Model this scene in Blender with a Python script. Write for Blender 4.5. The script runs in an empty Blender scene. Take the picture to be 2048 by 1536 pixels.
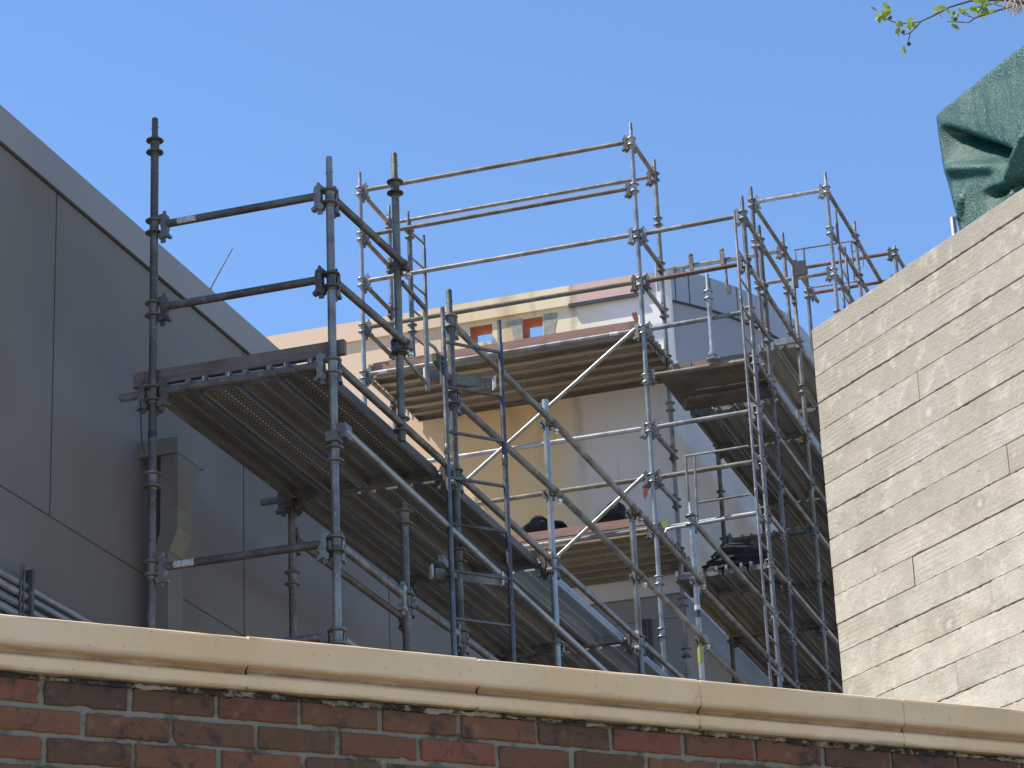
import bpy, math, random
from mathutils import Vector, Matrix
rnd = random.Random(11)
S = bpy.context.scene
COL = S.collection
V = Vector

# ------------------------------------------------------------------ camera geometry (metres, X right, Y along the scaffold, Z up)
FPX, PITCH, ROLL, YAW = 5433.2, 0.37153, -0.043518, 0.306446
CAM = V((0, 0, 1.6))
_f = V((math.sin(-YAW), math.cos(-YAW), 0)); _r = V((math.cos(YAW), math.sin(YAW), 0)); _u = V((0, 0, 1))
FW = _f*math.cos(PITCH) + _u*math.sin(PITCH)
_U = -_f*math.sin(PITCH) + _u*math.cos(PITCH)
RT = _r*math.cos(ROLL) + _U*math.sin(ROLL)
UP = -_r*math.sin(ROLL) + _U*math.cos(ROLL)
def ray(px, py): return FW + RT*((px-1024)/FPX) - UP*((py-768)/FPX)
def on_plane(px, py, n, d):
    r = ray(px, py); return CAM + r*((d - CAM.dot(n))/r.dot(n))
def on_x(px, py, x): return on_plane(px, py, V((1, 0, 0)), x)
def on_y(px, py, y): return on_plane(px, py, V((0, 1, 0)), y)
def on_z(px, py, z): return on_plane(px, py, V((0, 0, 1)), z)
def at(px, py, dist): return CAM + ray(px, py).normalized()*dist

# ------------------------------------------------------------------ mesh helpers
class MB:
    def __init__(s): s.v = []; s.f = []; s.m = []; s.cur = 0; s.cols = None
    def face(s, idx): s.f.append(idx); s.m.append(s.cur)
    def add(s, vs, fs):
        b = len(s.v); s.v += [V(p) for p in vs]
        for f in fs: s.face([b+i for i in f])
    def tube(s, p0, p1, r, n=12, r1=None, cap=True):
        s.path([p0, p1], [r, r if r1 is None else r1], n, cap)
    def path(s, pts, r, n=10, cap=True):
        pts = [V(p) for p in pts]; rs = r if isinstance(r, (list, tuple)) else [r]*len(pts)
        b = len(s.v); ref = None
        for i, p in enumerate(pts):
            d = (pts[min(i+1, len(pts)-1)] - pts[max(i-1, 0)]).normalized()
            if ref is None:
                ref = V((0, 0, 1)) if abs(d.z) < .9 else V((1, 0, 0))
            a = d.cross(ref).normalized(); c = a.cross(d).normalized(); ref = c
            for k in range(n):
                t = 2*math.pi*k/n; s.v.append(p + (a*math.cos(t) + c*math.sin(t))*rs[i])
        for i in range(len(pts)-1):
            for k in range(n):
                s.face([b+i*n+k, b+i*n+(k+1) % n, b+(i+1)*n+(k+1) % n, b+(i+1)*n+k])
        if cap:
            s.face([b+k for k in range(n)][::-1]); s.face([b+(len(pts)-1)*n+k for k in range(n)])
    def box(s, c, sz, ax=None):
        c = V(c); X, Y, Z = ax if ax else (V((1, 0, 0)), V((0, 1, 0)), V((0, 0, 1)))
        vs = [c + X*(i*sz[0]/2) + Y*(j*sz[1]/2) + Z*(k*sz[2]/2) for k in (-1, 1) for j in (-1, 1) for i in (-1, 1)]
        s.add(vs, [(0, 2, 3, 1), (4, 5, 7, 6), (0, 1, 5, 4), (2, 6, 7, 3), (0, 4, 6, 2), (1, 3, 7, 5)])
    def bar(s, p0, p1, w, h, up=V((0, 0, 1))):
        p0, p1 = V(p0), V(p1); d = p1-p0; L = d.length; d.normalize()
        a = d.cross(up).normalized(); c = a.cross(d).normalized()
        s.box((p0+p1)/2, (L, w, h), (d, a, c))
    def lathe(s, prof, base, n=20):
        base = V(base); b = len(s.v)
        for r, z in prof:
            for k in range(n):
                t = 2*math.pi*k/n; s.v.append(base + V((r*math.cos(t), r*math.sin(t), z)))
        for i in range(len(prof)-1):
            for k in range(n): s.face([b+i*n+k, b+i*n+(k+1) % n, b+(i+1)*n+(k+1) % n, b+(i+1)*n+k])
    def prism(s, poly, o, ax, ay, th):
        o, ax, ay, th = V(o), V(ax), V(ay), V(th); n = len(poly); b = len(s.v)
        for k in (0, 1):
            for x, y in poly: s.v.append(o + ax*x + ay*y + th*k)
        s.face([b+i for i in range(n)][::-1]); s.face([b+n+i for i in range(n)])
        for i in range(n): s.face([b+i, b+(i+1) % n, b+n+(i+1) % n, b+n+i])
    def quad(s, a, b, c, d): s.add([a, b, c, d], [(0, 1, 2, 3)])
    def mesh(s, name, mats, origin=V((0, 0, 0)), smooth=40):
        me = bpy.data.meshes.new(name); me.from_pydata([tuple(p-origin) for p in s.v], [], s.f)
        for m in (mats if isinstance(mats, (list, tuple)) else [mats]): me.materials.append(m)
        me.polygons.foreach_set('material_index', s.m)
        if smooth:
            me.shade_smooth(); me.set_sharp_from_angle(angle=math.radians(smooth))
        me.update()
        import bmesh
        bm = bmesh.new(); bm.from_mesh(me); bmesh.ops.recalc_face_normals(bm, faces=bm.faces); bm.to_mesh(me); bm.free()
        return me
    def build(s, name, mats, parent=None, origin=None, smooth=40):
        if origin is None:
            lo = V([min(p[i] for p in s.v) for i in range(3)]); hi = V([max(p[i] for p in s.v) for i in range(3)])
            origin = (lo+hi)/2; origin.z = lo.z
        origin = V(origin)
        return link(name, s.mesh(name, mats, origin, smooth), origin, parent)
WO = {}
def link(name, data, origin, parent=None, rot=0.0):
    o = bpy.data.objects.new(name, data); COL.objects.link(o)
    origin = V(origin)
    if parent is not None:
        o.parent = parent; o.location = origin - WO[parent.name]
    else: o.location = origin
    if rot:
        o.rotation_euler = (0, 0, rot)
    WO[o.name] = origin
    return o
def tag(o, label=None, cat=None, group=None, kind=None):
    if label: o['label'] = label
    if cat: o['category'] = cat
    if group: o['group'] = group
    if kind: o['kind'] = kind
    return o
def thing(name, loc, label, cat, group=None): return tag(link(name, None, loc), label, cat, group)

# ------------------------------------------------------------------ materials
class Mat:
    def __init__(s, name):
        s.m = bpy.data.materials.new(name); s.m.use_nodes = True; s.t = s.m.node_tree; s.t.nodes.clear()
        s.out = s.n('ShaderNodeOutputMaterial'); s.b = s.n('ShaderNodeBsdfPrincipled')
        s.t.links.new(s.b.outputs[0], s.out.inputs[0])
        s.tc = s.n('ShaderNodeTexCoord').outputs['Object']
    def n(s, t, **kw):
        x = s.t.nodes.new(t)
        for k, v in kw.items(): setattr(x, k, v)
        return x
    def put(s, sock, v):
        if isinstance(v, bpy.types.NodeSocket): s.t.links.new(v, sock)
        elif v is not None:
            if hasattr(sock.default_value, '__len__') and len(sock.default_value) == 4 and len(v) == 3: v = (*v, 1)
            sock.default_value = v
    def noise(s, scale, detail=4, rough=.55, vec=None, dist=0, out=0):
        x = s.n('ShaderNodeTexNoise'); s.put(x.inputs['Vector'], vec or s.tc)
        x.inputs['Scale'].default_value = scale; x.inputs['Detail'].default_value = detail
        x.inputs['Roughness'].default_value = rough; x.inputs['Distortion'].default_value = dist
        return x.outputs[out]
    def vor(s, scale, vec=None, out=0, feature='F1'):
        x = s.n('ShaderNodeTexVoronoi', feature=feature); s.put(x.inputs['Vector'], vec or s.tc); x.inputs['Scale'].default_value = scale
        return x.outputs[out]
    def ramp(s, fac, stops):
        x = s.n('ShaderNodeValToRGB'); s.put(x.inputs[0], fac); e = x.color_ramp.elements
        while len(e) < len(stops): e.new(.5)
        for i, (p, c) in enumerate(stops):
            e[i].position = p; e[i].color = (c, c, c, 1) if not hasattr(c, '__len__') else (*c[:3], 1)
        return x.outputs[0]
    def mix(s, fac, a, b, mode='MIX'):
        x = s.n('ShaderNodeMix', data_type='RGBA', blend_type=mode); s.put(x.inputs[0], fac); s.put(x.inputs[6], a); s.put(x.inputs[7], b)
        return x.outputs[2]
    def math(s, op, a, b=0.0, c=0.0):
        x = s.n('ShaderNodeMath', operation=op); s.put(x.inputs[0], a); s.put(x.inputs[1], b); s.put(x.inputs[2], c); return x.outputs[0]
    def map(s, loc=(0, 0, 0), rot=(0, 0, 0), scale=(1, 1, 1), vec=None):
        x = s.n('ShaderNodeMapping'); s.put(x.inputs[0], vec or s.tc)
        x.inputs[1].default_value = loc; x.inputs[2].default_value = rot; x.inputs[3].default_value = scale; return x.outputs[0]
    def xyz(s, vec=None):
        x = s.n('ShaderNodeSeparateXYZ'); s.put(x.inputs[0], vec or s.tc); return x.outputs
    def rand(s): return s.n('ShaderNodeObjectInfo').outputs['Random']
    def attr(s, name): return s.n('ShaderNodeVertexColor', layer_name=name).outputs[0]
    def bump(s, h, strength=.3, dist=.01, prev=None):
        x = s.n('ShaderNodeBump'); s.put(x.inputs['Height'], h); x.inputs['Strength'].default_value = strength; x.inputs['Distance'].default_value = dist
        if prev: s.put(x.inputs['Normal'], prev)
        return x.outputs[0]
    def done(s, col, rough=.7, metal=0.0, normal=None, spec=None):
        s.put(s.b.inputs['Base Color'], col); s.put(s.b.inputs['Roughness'], rough); s.put(s.b.inputs['Metallic'], metal)
        if normal: s.put(s.b.inputs['Normal'], normal)
        if spec is not None: s.b.inputs['Specular IOR Level'].default_value = spec
        return s.m

def steel(name, ca, cb, stain, amt=.45, rough=.5, metal=.55, scale=14):
    k = Mat(name)
    wob = k.n('ShaderNodeVectorMath', operation='ADD'); k.put(wob.inputs[0], k.tc)
    cmb = k.n('ShaderNodeCombineXYZ'); r = k.math('MULTIPLY', k.rand(), 37.0)
    for i in range(3): k.put(cmb.inputs[i], r)
    k.put(wob.inputs[1], cmb.outputs[0]); vec = wob.outputs[0]
    n1 = k.noise(scale, 5, .65, vec); n2 = k.noise(scale*.35, 3, .5, vec); n3 = k.noise(scale*5, 3, .6, vec)
    c = k.mix(k.ramp(n1, [(.3, 0.0), (.7, 1.0)]), ca, cb)
    c = k.mix(k.ramp(n2, [(1-amt-.12, 0.0), (1-amt+.1, .85)]), c, stain)
    c = k.mix(k.ramp(n3, [(.58, 0.0), (.68, .55)]), c, (.40, .385, .345)); n4 = k.noise(9, 6, .7, k.map(scale=(1, 1, .45), vec=vec)); c = k.mix(k.ramp(n4, [(.52, 0.0), (.62, .55)]), c, stain); c = k.mix(k.ramp(n4, [(.30, .5), (.40, 0.0)]), c, (.36, .35, .32))
    hv = k.n('ShaderNodeHueSaturation'); k.put(hv.inputs['Value'], k.math('MULTIPLY_ADD', k.rand(), .55, .72)); k.put(hv.inputs['Color'], c)
    return k.done(hv.outputs[0], k.ramp(n1, [(.2, rough-.12), (.8, rough+.2)]), metal, k.bump(n3, .12, .002))

G_MID = steel('galvanised_steel', (.175, .172, .168), (.255, .25, .243), (.11, .10, .088), .48, .42, .5)
G_DARK = steel('weathered_steel', (.155, .15, .142), (.25, .24, .225), (.09, .08, .068), .55, .52, .4)
G_BLUE = steel('new_galvanised_steel', (.235, .245, .25), (.33, .34, .345), (.16, .155, .15), .38, .36, .55)
G_OLD = steel('cement_splashed_steel', (.155, .145, .12), (.245, .232, .195), (.095, .072, .052), .5, .58, .3)
G_RUST = steel('rusty_red_steel', (.14, .062, .045), (.21, .115, .09), (.075, .042, .034), .5, .6, .2)
G_GREEN = steel('greenish_steel', (.145, .148, .12), (.21, .21, .175), (.085, .072, .052), .5, .5, .4)
HEADM = steel('cast_clamp_steel', (.10, .102, .105), (.20, .20, .20), (.08, .06, .05), .5, .55, .45)
HEADB = steel('pale_clamp_steel', (.17, .172, .172), (.25, .25, .25), (.12, .10, .08), .4, .5, .4)
BOLT = steel('zinc_bolt', (.62, .58, .40), (.75, .72, .6), (.5, .45, .3), .3, .3, .7)
STAIN = steel('mortar_crusted_tube', (.15, .15, .14), (.25, .24, .215), (.09, .085, .07), .6, .75, .15, 22)

def plank_mat(name, base, worn, dots, blue=False):
    k = Mat(name); n = k.noise(5, 5, .6, k.map(scale=(3, .5, 3))); n2 = k.noise(30, 3)
    c = k.mix(k.ramp(n, [(.35, 0.0), (.65, 1.0)]), base, worn)
    c = k.mix(k.ramp(n2, [(.58, 0.0), (.68, .5)]), c, (.09, .085, .07))
    nb = k.bump(n2, .1, .003)
    if dots:
        x, y, z = k.xyz(); m = 22.0
        fx = k.math('SUBTRACT', k.math('FRACT', k.math('MULTIPLY', x, m*2)), .5); fy = k.math('SUBTRACT', k.math('FRACT', k.math('MULTIPLY', y, m)), .5)
        d = k.math('ADD', k.math('MULTIPLY', fx, fx), k.math('MULTIPLY', fy, fy))
        msk = k.ramp(d, [(.03, 1.0), (.06, 0.0)])
        c = k.mix(k.math('MULTIPLY', msk, .9), c, (.62, .62, .58)); nb = k.bump(msk, .5, .004, nb)
    hv = k.n('ShaderNodeHueSaturation'); k.put(hv.inputs['Value'], k.math('MULTIPLY_ADD', k.rand(), .5, .75)); k.put(hv.inputs['Color'], c)
    return k.done(hv.outputs[0], .62, .25, nb)
PL_GREY = plank_mat('steel_plank', (.16, .162, .155), (.24, .24, .222), False)
PL_DOT = plank_mat('perforated_steel_plank', (.148, .15, .143), (.22, .22, .205), True)
PL_BLUE = plank_mat('blue_grey_steel_plank', (.30, .40, .50), (.38, .46, .54), False)
PL_BROWN = plank_mat('dirty_brown_plank', (.235, .195, .155), (.37, .315, .25), False)
PL_TAN = plank_mat('ochre_stained_plank', (.28, .232, .16), (.40, .35, .26), False)

def wood(name, a, b):
    k = Mat(name); n = k.noise(6, 6, .6, k.map(scale=(1, 9, 9)), .6); n2 = k.noise(3, 2)
    c = k.mix(k.ramp(n, [(.3, 0.0), (.7, 1.0)]), a, b); c = k.mix(k.ramp(n2, [(.55, 0.0), (.75, .6)]), c, (.07, .05, .045))
    return k.done(c, .85, 0, k.bump(n, .3, .004))
W_DARK = wood('weathered_timber', (.13, .105, .095), (.22, .175, .15))
W_RED = wood('reddish_timber', (.24, .13, .10), (.34, .21, .17))
W_TAN = wood('sawn_timber', (.38, .22, .12), (.48, .30, .18))

def paint_grey():
    k = Mat('grey_painted_render'); x, y, z = k.xyz()
    n = k.noise(.55, 3, .5); n2 = k.noise(90, 2); n3 = k.noise(5, 5, .6, k.map(scale=(1, 1, .25)))
    c = k.mix(k.ramp(n, [(.38, 0.0), (.62, 1.0)]), (.155, .136, .112), (.185, .171, .154))
    c = k.mix(k.ramp(n3, [(.5, 0.0), (.8, .25)]), c, (.18, .18, .17))
    return k.done(c, .8, 0, k.bump(n2, .06, .004))
GREY = paint_grey()
def flat(name, c, rough=.7, metal=0, nz=.12, sc=8, bump=.05):
    k = Mat(name); n = k.noise(sc, 4); d = tuple(x*(1-nz*1.6) for x in c)
    return k.done(k.mix(k.ramp(n, [(.35, 0.0), (.65, 1.0)]), c, d), rough, metal, k.bump(k.noise(sc*9, 3), bump, .003))
FASCIA = flat('grey_metal_coping', (.27, .255, .24), .6, .05, .06, 1.2)
OLIVE = flat('olive_grey_paint', (.185, .172, .145), .8, 0, .08, 2)
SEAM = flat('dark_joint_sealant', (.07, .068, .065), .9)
BLACK = flat('black_fabric', (.012, .012, .016), .75, 0, .3, 20)
TAGO = flat('orange_plastic', (.36, .095, .05), .5)
TAGY = flat('yellow_green_plastic', (.33, .35, .10), .5)
TAGW = flat('white_label', (.75, .75, .73), .6, 0, .4, 120)
CHAR = flat('charcoal_plastic', (.035, .04, .05), .6)
WHITEP = flat('white_plate', (.72, .72, .70), .5)
NAVY = flat('dark_navy_strip', (.03, .035, .06), .5)
PIPEM = steel('grey_conduit', (.23, .24, .25), (.31, .32, .33), (.18, .18, .18), .35, .5, .4)
STUCCO = flat('bare_grey_render', (.42, .40, .34), .95, 0, .2, 14, .3)
DRUM = flat('blue_grey_panel', (.30, .335, .385), .55, .15, .05, .8)
DRUM2 = flat('darker_blue_grey_panel', (.255, .285, .335), .6, .1, .05, .8)
ROOFM = flat('grey_roof_membrane', (.3, .3, .29), .9)

def facade_mat():
    k = Mat('patchily_painted_render'); x, y, z = k.xyz()
    n = k.noise(1.3, 5, .62); wob = k.math('MULTIPLY_ADD', n, 1.5, -.75)
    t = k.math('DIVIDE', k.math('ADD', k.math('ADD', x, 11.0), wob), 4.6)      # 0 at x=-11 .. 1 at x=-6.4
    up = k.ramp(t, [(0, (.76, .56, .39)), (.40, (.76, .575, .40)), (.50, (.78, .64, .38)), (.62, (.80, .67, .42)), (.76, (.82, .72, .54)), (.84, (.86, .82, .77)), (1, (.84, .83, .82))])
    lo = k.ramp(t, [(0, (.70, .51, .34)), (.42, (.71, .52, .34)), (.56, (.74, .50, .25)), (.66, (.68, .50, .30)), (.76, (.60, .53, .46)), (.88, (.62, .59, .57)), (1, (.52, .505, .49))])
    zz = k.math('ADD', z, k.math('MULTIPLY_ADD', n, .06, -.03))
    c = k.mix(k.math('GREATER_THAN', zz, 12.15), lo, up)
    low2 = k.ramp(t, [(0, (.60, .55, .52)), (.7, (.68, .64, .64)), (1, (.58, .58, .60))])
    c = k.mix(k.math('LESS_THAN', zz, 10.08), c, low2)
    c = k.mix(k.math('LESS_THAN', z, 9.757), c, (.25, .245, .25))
    pink = k.math('MULTIPLY', k.math('GREATER_THAN', z, 13.19), k.math('GREATER_THAN', x, -7.62))
    c = k.mix(pink, c, (.66, .46, .39))
    # drips running down the render
    dr = k.noise(3.2, 4, .6, k.map(scale=(2.2, 1, .28)))
    c = k.mix(k.ramp(dr, [(.60, 0.0), (.74, .35)]), c, (.36, .27, .17))
    for cx_, wd, zt_, zb_, am in ((-7.60, .07, 11.75, 10.6, .5), (-8.05, .05, 11.9, 10.9, .3), (-8.35, .16, 12.0, 11.5, .45)):
        mm = k.math('SUBTRACT', 1.0, k.math('DIVIDE', k.math('ABSOLUTE', k.math('ADD', k.math('ADD', x, -cx_), k.math('MULTIPLY_ADD', k.noise(7, 4), .16, -.08))), wd)); mz = k.n('ShaderNodeMapRange'); k.put(mz.inputs[0], z); mz.inputs[1].default_value = zb_; mz.inputs[2].default_value = zt_
        c = k.mix(k.math('MULTIPLY', k.math('MULTIPLY', k.math('MAXIMUM', mm, 0.0), mz.outputs[0]), am), c, (.34, .24, .12))
    sp = k.noise(26, 3); c = k.mix(k.ramp(sp, [(.64, 0.0), (.72, .2)]), c, (.3, .26, .2))
    return k.done(c, .85, 0, k.bump(k.noise(60, 3), .08, .004))
FACADE = facade_mat()
def coat(name, c): 
    k = Mat(name); n = k.noise(30, 3); return k.done(k.mix(n, c, tuple(q*.7 for q in c)), .9, 0, k.bump(n, .3, .004))
BRICKHOLE = coat('raw_orange_brick', (.52, .20, .11))

def brick_mat():
    k = Mat('old_red_brick'); a = k.attr('Col'); x, y, z = k.xyz()
    n = k.noise(55, 5, .65); n2 = k.noise(14, 4, .6); n3 = k.noise(7, 5, .7)
    c = k.mix(k.ramp(n, [(.3, 0.0), (.75, .5)]), a, (.10, .06, .045)); cr = k.vor(17, k.map(scale=(1, 1, 1)), feature='DISTANCE_TO_EDGE'); c = k.mix(k.math('MULTIPLY', k.ramp(cr, [(.0, .9), (.03, 0.0)]), k.ramp(n3, [(.47, 0.0), (.58, 1.0)])), c, (.03, .025, .02))
    c = k.mix(k.ramp(n2, [(.56, 0.0), (.66, .8)]), c, (.035, .03, .028)); n9 = k.noise(130, 4, .7); c = k.mix(k.ramp(n9, [(.56, 0.0), (.70, .6)]), c, (.06, .04, .03)); c = k.mix(k.ramp(k.noise(23, 5, .7), [(.56, 0.0), (.72, .4)]), c, (.27, .16, .10))
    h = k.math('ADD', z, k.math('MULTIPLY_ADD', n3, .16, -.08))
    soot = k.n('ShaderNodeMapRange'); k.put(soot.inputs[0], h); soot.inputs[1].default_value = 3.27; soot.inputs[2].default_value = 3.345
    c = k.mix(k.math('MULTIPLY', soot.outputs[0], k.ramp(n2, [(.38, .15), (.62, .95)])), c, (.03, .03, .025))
    return k.done(c, .9, 0, k.bump(n, .8, .005, k.bump(n2, .7, .01)))
BRICK = brick_mat()
def mortar_mat():
    k = Mat('grey_mortar'); x, y, z = k.xyz(); n = k.noise(70, 4, .7); n2 = k.noise(9, 5, .7)
    c = k.mix(n, (.19, .178, .138), (.275, .258, .205)); c = k.mix(k.ramp(n2, [(.5, 0.0), (.62, .85)]), c, (.05, .05, .045))
    return k.done(c, .95, 0, k.bump(n, .8, .006))
MORTAR = mortar_mat()
def coping_mat():
    k = Mat('cast_stone_coping'); x, y, z = k.xyz(); n = k.noise(3, 4, .55); n2 = k.noise(38, 3); v = k.vor(26); n4 = k.noise(60, 2)
    c = k.mix(k.ramp(n, [(.35, 0.0), (.65, 1.0)]), (.66, .465, .25), (.72, .545, .335))
    n5 = k.noise(8, 5, .7, k.map(scale=(1, 1, 3)))
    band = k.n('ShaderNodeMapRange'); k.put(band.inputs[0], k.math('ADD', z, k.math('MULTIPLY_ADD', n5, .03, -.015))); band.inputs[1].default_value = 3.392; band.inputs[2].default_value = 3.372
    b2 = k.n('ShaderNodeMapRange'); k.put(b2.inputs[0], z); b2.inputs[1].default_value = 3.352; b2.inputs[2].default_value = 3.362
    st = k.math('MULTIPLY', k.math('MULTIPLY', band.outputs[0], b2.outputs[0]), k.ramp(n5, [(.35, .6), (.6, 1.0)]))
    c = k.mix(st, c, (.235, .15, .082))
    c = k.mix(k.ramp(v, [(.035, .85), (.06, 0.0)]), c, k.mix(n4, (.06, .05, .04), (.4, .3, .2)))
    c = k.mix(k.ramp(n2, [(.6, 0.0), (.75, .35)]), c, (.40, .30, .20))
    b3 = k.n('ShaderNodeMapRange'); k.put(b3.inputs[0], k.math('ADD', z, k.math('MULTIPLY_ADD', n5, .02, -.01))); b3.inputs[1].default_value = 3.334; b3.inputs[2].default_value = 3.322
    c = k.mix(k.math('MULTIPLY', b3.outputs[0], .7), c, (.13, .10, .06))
    return k.done(c, .8, 0, k.bump(n2, .12, .004, k.bump(k.ramp(v, [(.03, 0.0), (.07, 1.0)]), .3, .003)))
COPING = coping_mat()
def concrete_mat():
    k = Mat('board_marked_concrete'); a = k.attr('Col'); x, y, z = k.xyz()
    vec = k.n('ShaderNodeVectorMath', operation='ADD'); k.put(vec.inputs[0], k.tc)
    sh = k.n('ShaderNodeVectorMath', operation='SCALE'); k.put(sh.inputs[0], k.attr('Off')); sh.inputs[3].default_value = 40; k.put(vec.inputs[1], sh.outputs[0])
    pv = vec.outputs[0]
    # texture space turned so that x runs along the boards and y across them
    loc = k.map(rot=(0, 0, math.radians(45)), vec=pv)
    wob = k.noise(1.3, 3, .5, loc); wv_ = k.n('ShaderNodeVectorMath', operation='ADD'); k.put(wv_.inputs[0], loc)
    cz = k.n('ShaderNodeCombineXYZ'); k.put(cz.inputs[2], k.math('MULTIPLY_ADD', wob, .34, -.17)); k.put(wv_.inputs[1], cz.outputs[0])
    g = k.noise(5, 8, .68, k.map(scale=(.55, .55, 13), vec=wv_.outputs[0]), .25)    # fine wood grain pressed in by the boards
    wv = k.n('ShaderNodeTexWave', wave_type='BANDS', bands_direction='Z'); k.put(wv.inputs['Vector'], k.map(scale=(.25, .25, 1), vec=loc))
    wv.inputs['Scale'].default_value = 13; wv.inputs['Distortion'].default_value = 9; wv.inputs['Detail'].default_value = 3; wv.inputs['Detail Scale'].default_value = .55
    n1 = k.noise(2.2, 6, .62, pv); n2 = k.noise(60, 5, .7); n3 = k.noise(11, 6, .65); n0 = k.noise(.9, 4, .6)
    kn = k.vor(1.5, k.map(scale=(1, 1, 1.6), vec=pv)); knot = k.ramp(kn, [(.04, 1.0), (.10, 0.0)])
    pit = k.ramp(k.vor(34), [(.07, 1.0), (.11, 0.0)]); pmask = k.ramp(k.noise(4, 2), [(.52, 0.0), (.68, 1.0)]); pits = k.math('MULTIPLY', pit, pmask)
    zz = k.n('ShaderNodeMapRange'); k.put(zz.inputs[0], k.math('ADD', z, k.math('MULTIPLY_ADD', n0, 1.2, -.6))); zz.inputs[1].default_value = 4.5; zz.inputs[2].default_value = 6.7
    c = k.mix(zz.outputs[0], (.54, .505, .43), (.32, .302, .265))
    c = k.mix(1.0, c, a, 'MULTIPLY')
    c = k.mix(k.ramp(n1, [(.42, 0.0), (.62, .75)]), c, (.31, .285, .225))
    c = k.mix(k.ramp(g, [(.5, 0.0), (.72, .30)]), c, (.36, .33, .27))
    c = k.mix(k.math('MULTIPLY', knot, .55), c, (.27, .25, .235))
    c = k.mix(k.ramp(n3, [(.54, 0.0), (.66, .42)]), c, (.60, .575, .51))
    c = k.mix(k.ramp(n2, [(.56, 0.0), (.72, .45)]), c, (.22, .20, .17)); c = k.mix(k.ramp(k.noise(4.5, 6, .7), [(.5, 0.0), (.66, .35)]), c, (.27, .25, .21))
    c = k.mix(k.math('MULTIPLY', pits, .75), c, (.10, .09, .08))
    for px, py, rad in ((1857, 822, .085), (1897, 1250, .075), (1960, 1005, .06), (1790, 1180, .03), (1750, 1140, .05)):
        q = on_plane(px, py, V((math.sqrt(.5), math.sqrt(.5), 0)), 7.0); d_ = k.n('ShaderNodeVectorMath', operation='DISTANCE'); k.put(d_.inputs[0], k.tc); d_.inputs[1].default_value = q
        dd = k.math('DIVIDE', k.math('ADD', d_.outputs['Value'], k.math('MULTIPLY_ADD', n3, .09, -.045)), rad)
        c = k.mix(k.math('MULTIPLY', k.ramp(dd, [(.12, 0.0), (.34, .5), (.5, .35), (.85, 0.0)]), k.ramp(n1, [(.35, .25), (.6, 1.0)])), c, (.27, .255, .235)); c = k.mix(k.ramp(dd, [(.0, .5), (.2, .2), (.3, 0.0), (.8, 0.0), (.95, .22), (1.0, 0.0)]), c, (.62, .59, .54))
    wm = k.math('MULTIPLY', wv.outputs[1], k.ramp(k.noise(1.7, 2, .5, pv), [(.50, 0.0), (.62, 1.0)]))
    nb = k.bump(g, .24, .009); nb = k.bump(wm, .08, .010, nb); nb = k.bump(n2, .5, .006, nb); nb = k.bump(n3, .35, .014, nb); nb = k.bump(k.noise(26, 4, .6), .3, .008, nb); nb = k.bump(k.math('MULTIPLY', pits, -1), .6, .006, nb); nb = k.bump(k.math('MULTIPLY', knot, .6), .4, .01, nb)
    return k.done(c, .9, 0, nb)
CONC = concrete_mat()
def tarp_mat():
    k = Mat('green_woven_tarpaulin'); n = k.noise(105, 4, .7); n2 = k.noise(5, 4); w = k.noise(26, 4, .6, k.map(rot=(.3, .5, .4), scale=(1, 1, .3)))
    c = k.mix(n2, (.010, .068, .058), (.018, .092, .080)); c = k.mix(k.ramp(n, [(.57, 0.0), (.65, .6)]), c, (.20, .38, .35))  # pale specks put the sparkle of sunlight into the base colour
    return k.done(c, .27, 0, k.bump(n, 1.0, .006, k.bump(w, .35, .02)), .42)
TARP = tarp_mat()
def leaf_mat():
    k = Mat('leaf_green'); c = k.mix(k.noise(9, 2), (.11, .20, .022), (.27, .37, .05)); m = k.done(c, .5)
    k.b.inputs['Transmission Weight'].default_value = 0.0
    tr = k.n('ShaderNodeBsdfTranslucent'); k.put(tr.inputs[0], (.30, .42, .06)); ms = k.n('ShaderNodeMixShader'); ms.inputs[0].default_value = .4
    k.t.links.new(k.b.outputs[0], ms.inputs[1]); k.t.links.new(tr.outputs[0], ms.inputs[2]); k.t.links.new(ms.outputs[0], k.out.inputs[0])
    return m
LEAF = leaf_mat()
BARK = flat('dark_bark', (.09, .065, .05), .9)
BERRY = flat('dark_berry', (.03, .035, .05), .5)
LICHEN = flat('pale_lichen', (.5, .42, .36), .95)
NET = flat('dark_debris_netting', (.018, .02, .028), .85, 0, .4, 40, .6)
PLY = flat('stained_plywood', (.12, .098, .078), .85, 0, .3, 3)
GROUND = flat('paved_ground', (.36, .305, .232), .9, 0, .15, 3)

# ------------------------------------------------------------------ world, sun, camera
SUN_AZ, SUN_EL = math.radians(-113), math.radians(55.5)
w = bpy.data.worlds.new('World'); S.world = w; w.use_nodes = True; nt = w.node_tree
sky = nt.nodes.new('ShaderNodeTexSky'); sky.sky_type = 'NISHITA'; sky.sun_disc = False
sky.sun_elevation = SUN_EL; sky.sun_rotation = SUN_AZ; sky.air_density = 1.0; sky.dust_density = 0.0; sky.ozone_density = 7.5
bg = nt.nodes['Background']; nt.links.new(sky.outputs[0], bg.inputs[0]); bg.inputs[1].default_value = .136
sd = bpy.data.lights.new('sun', 'SUN'); sd.energy = 4.4; sd.angle = math.radians(.53); sd.color = (1, .90, .76)
so = bpy.data.objects.new('sun', sd); COL.objects.link(so)
sv = V((math.sin(SUN_AZ)*math.cos(SUN_EL), math.cos(SUN_AZ)*math.cos(SUN_EL), math.sin(SUN_EL)))
so.rotation_euler = sv.to_track_quat('Z', 'Y').to_euler(); so.location = sv*40
cd = bpy.data.cameras.new('camera'); cd.sensor_width = 36; cd.lens = FPX/2048*36; cd.clip_end = 3000; cd.clip_start = .1
co = bpy.data.objects.new('camera', cd); COL.objects.link(co); S.camera = co
M = Matrix((RT, UP, -FW)).transposed().to_4x4(); M.translation = CAM; co.matrix_world = M
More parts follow.
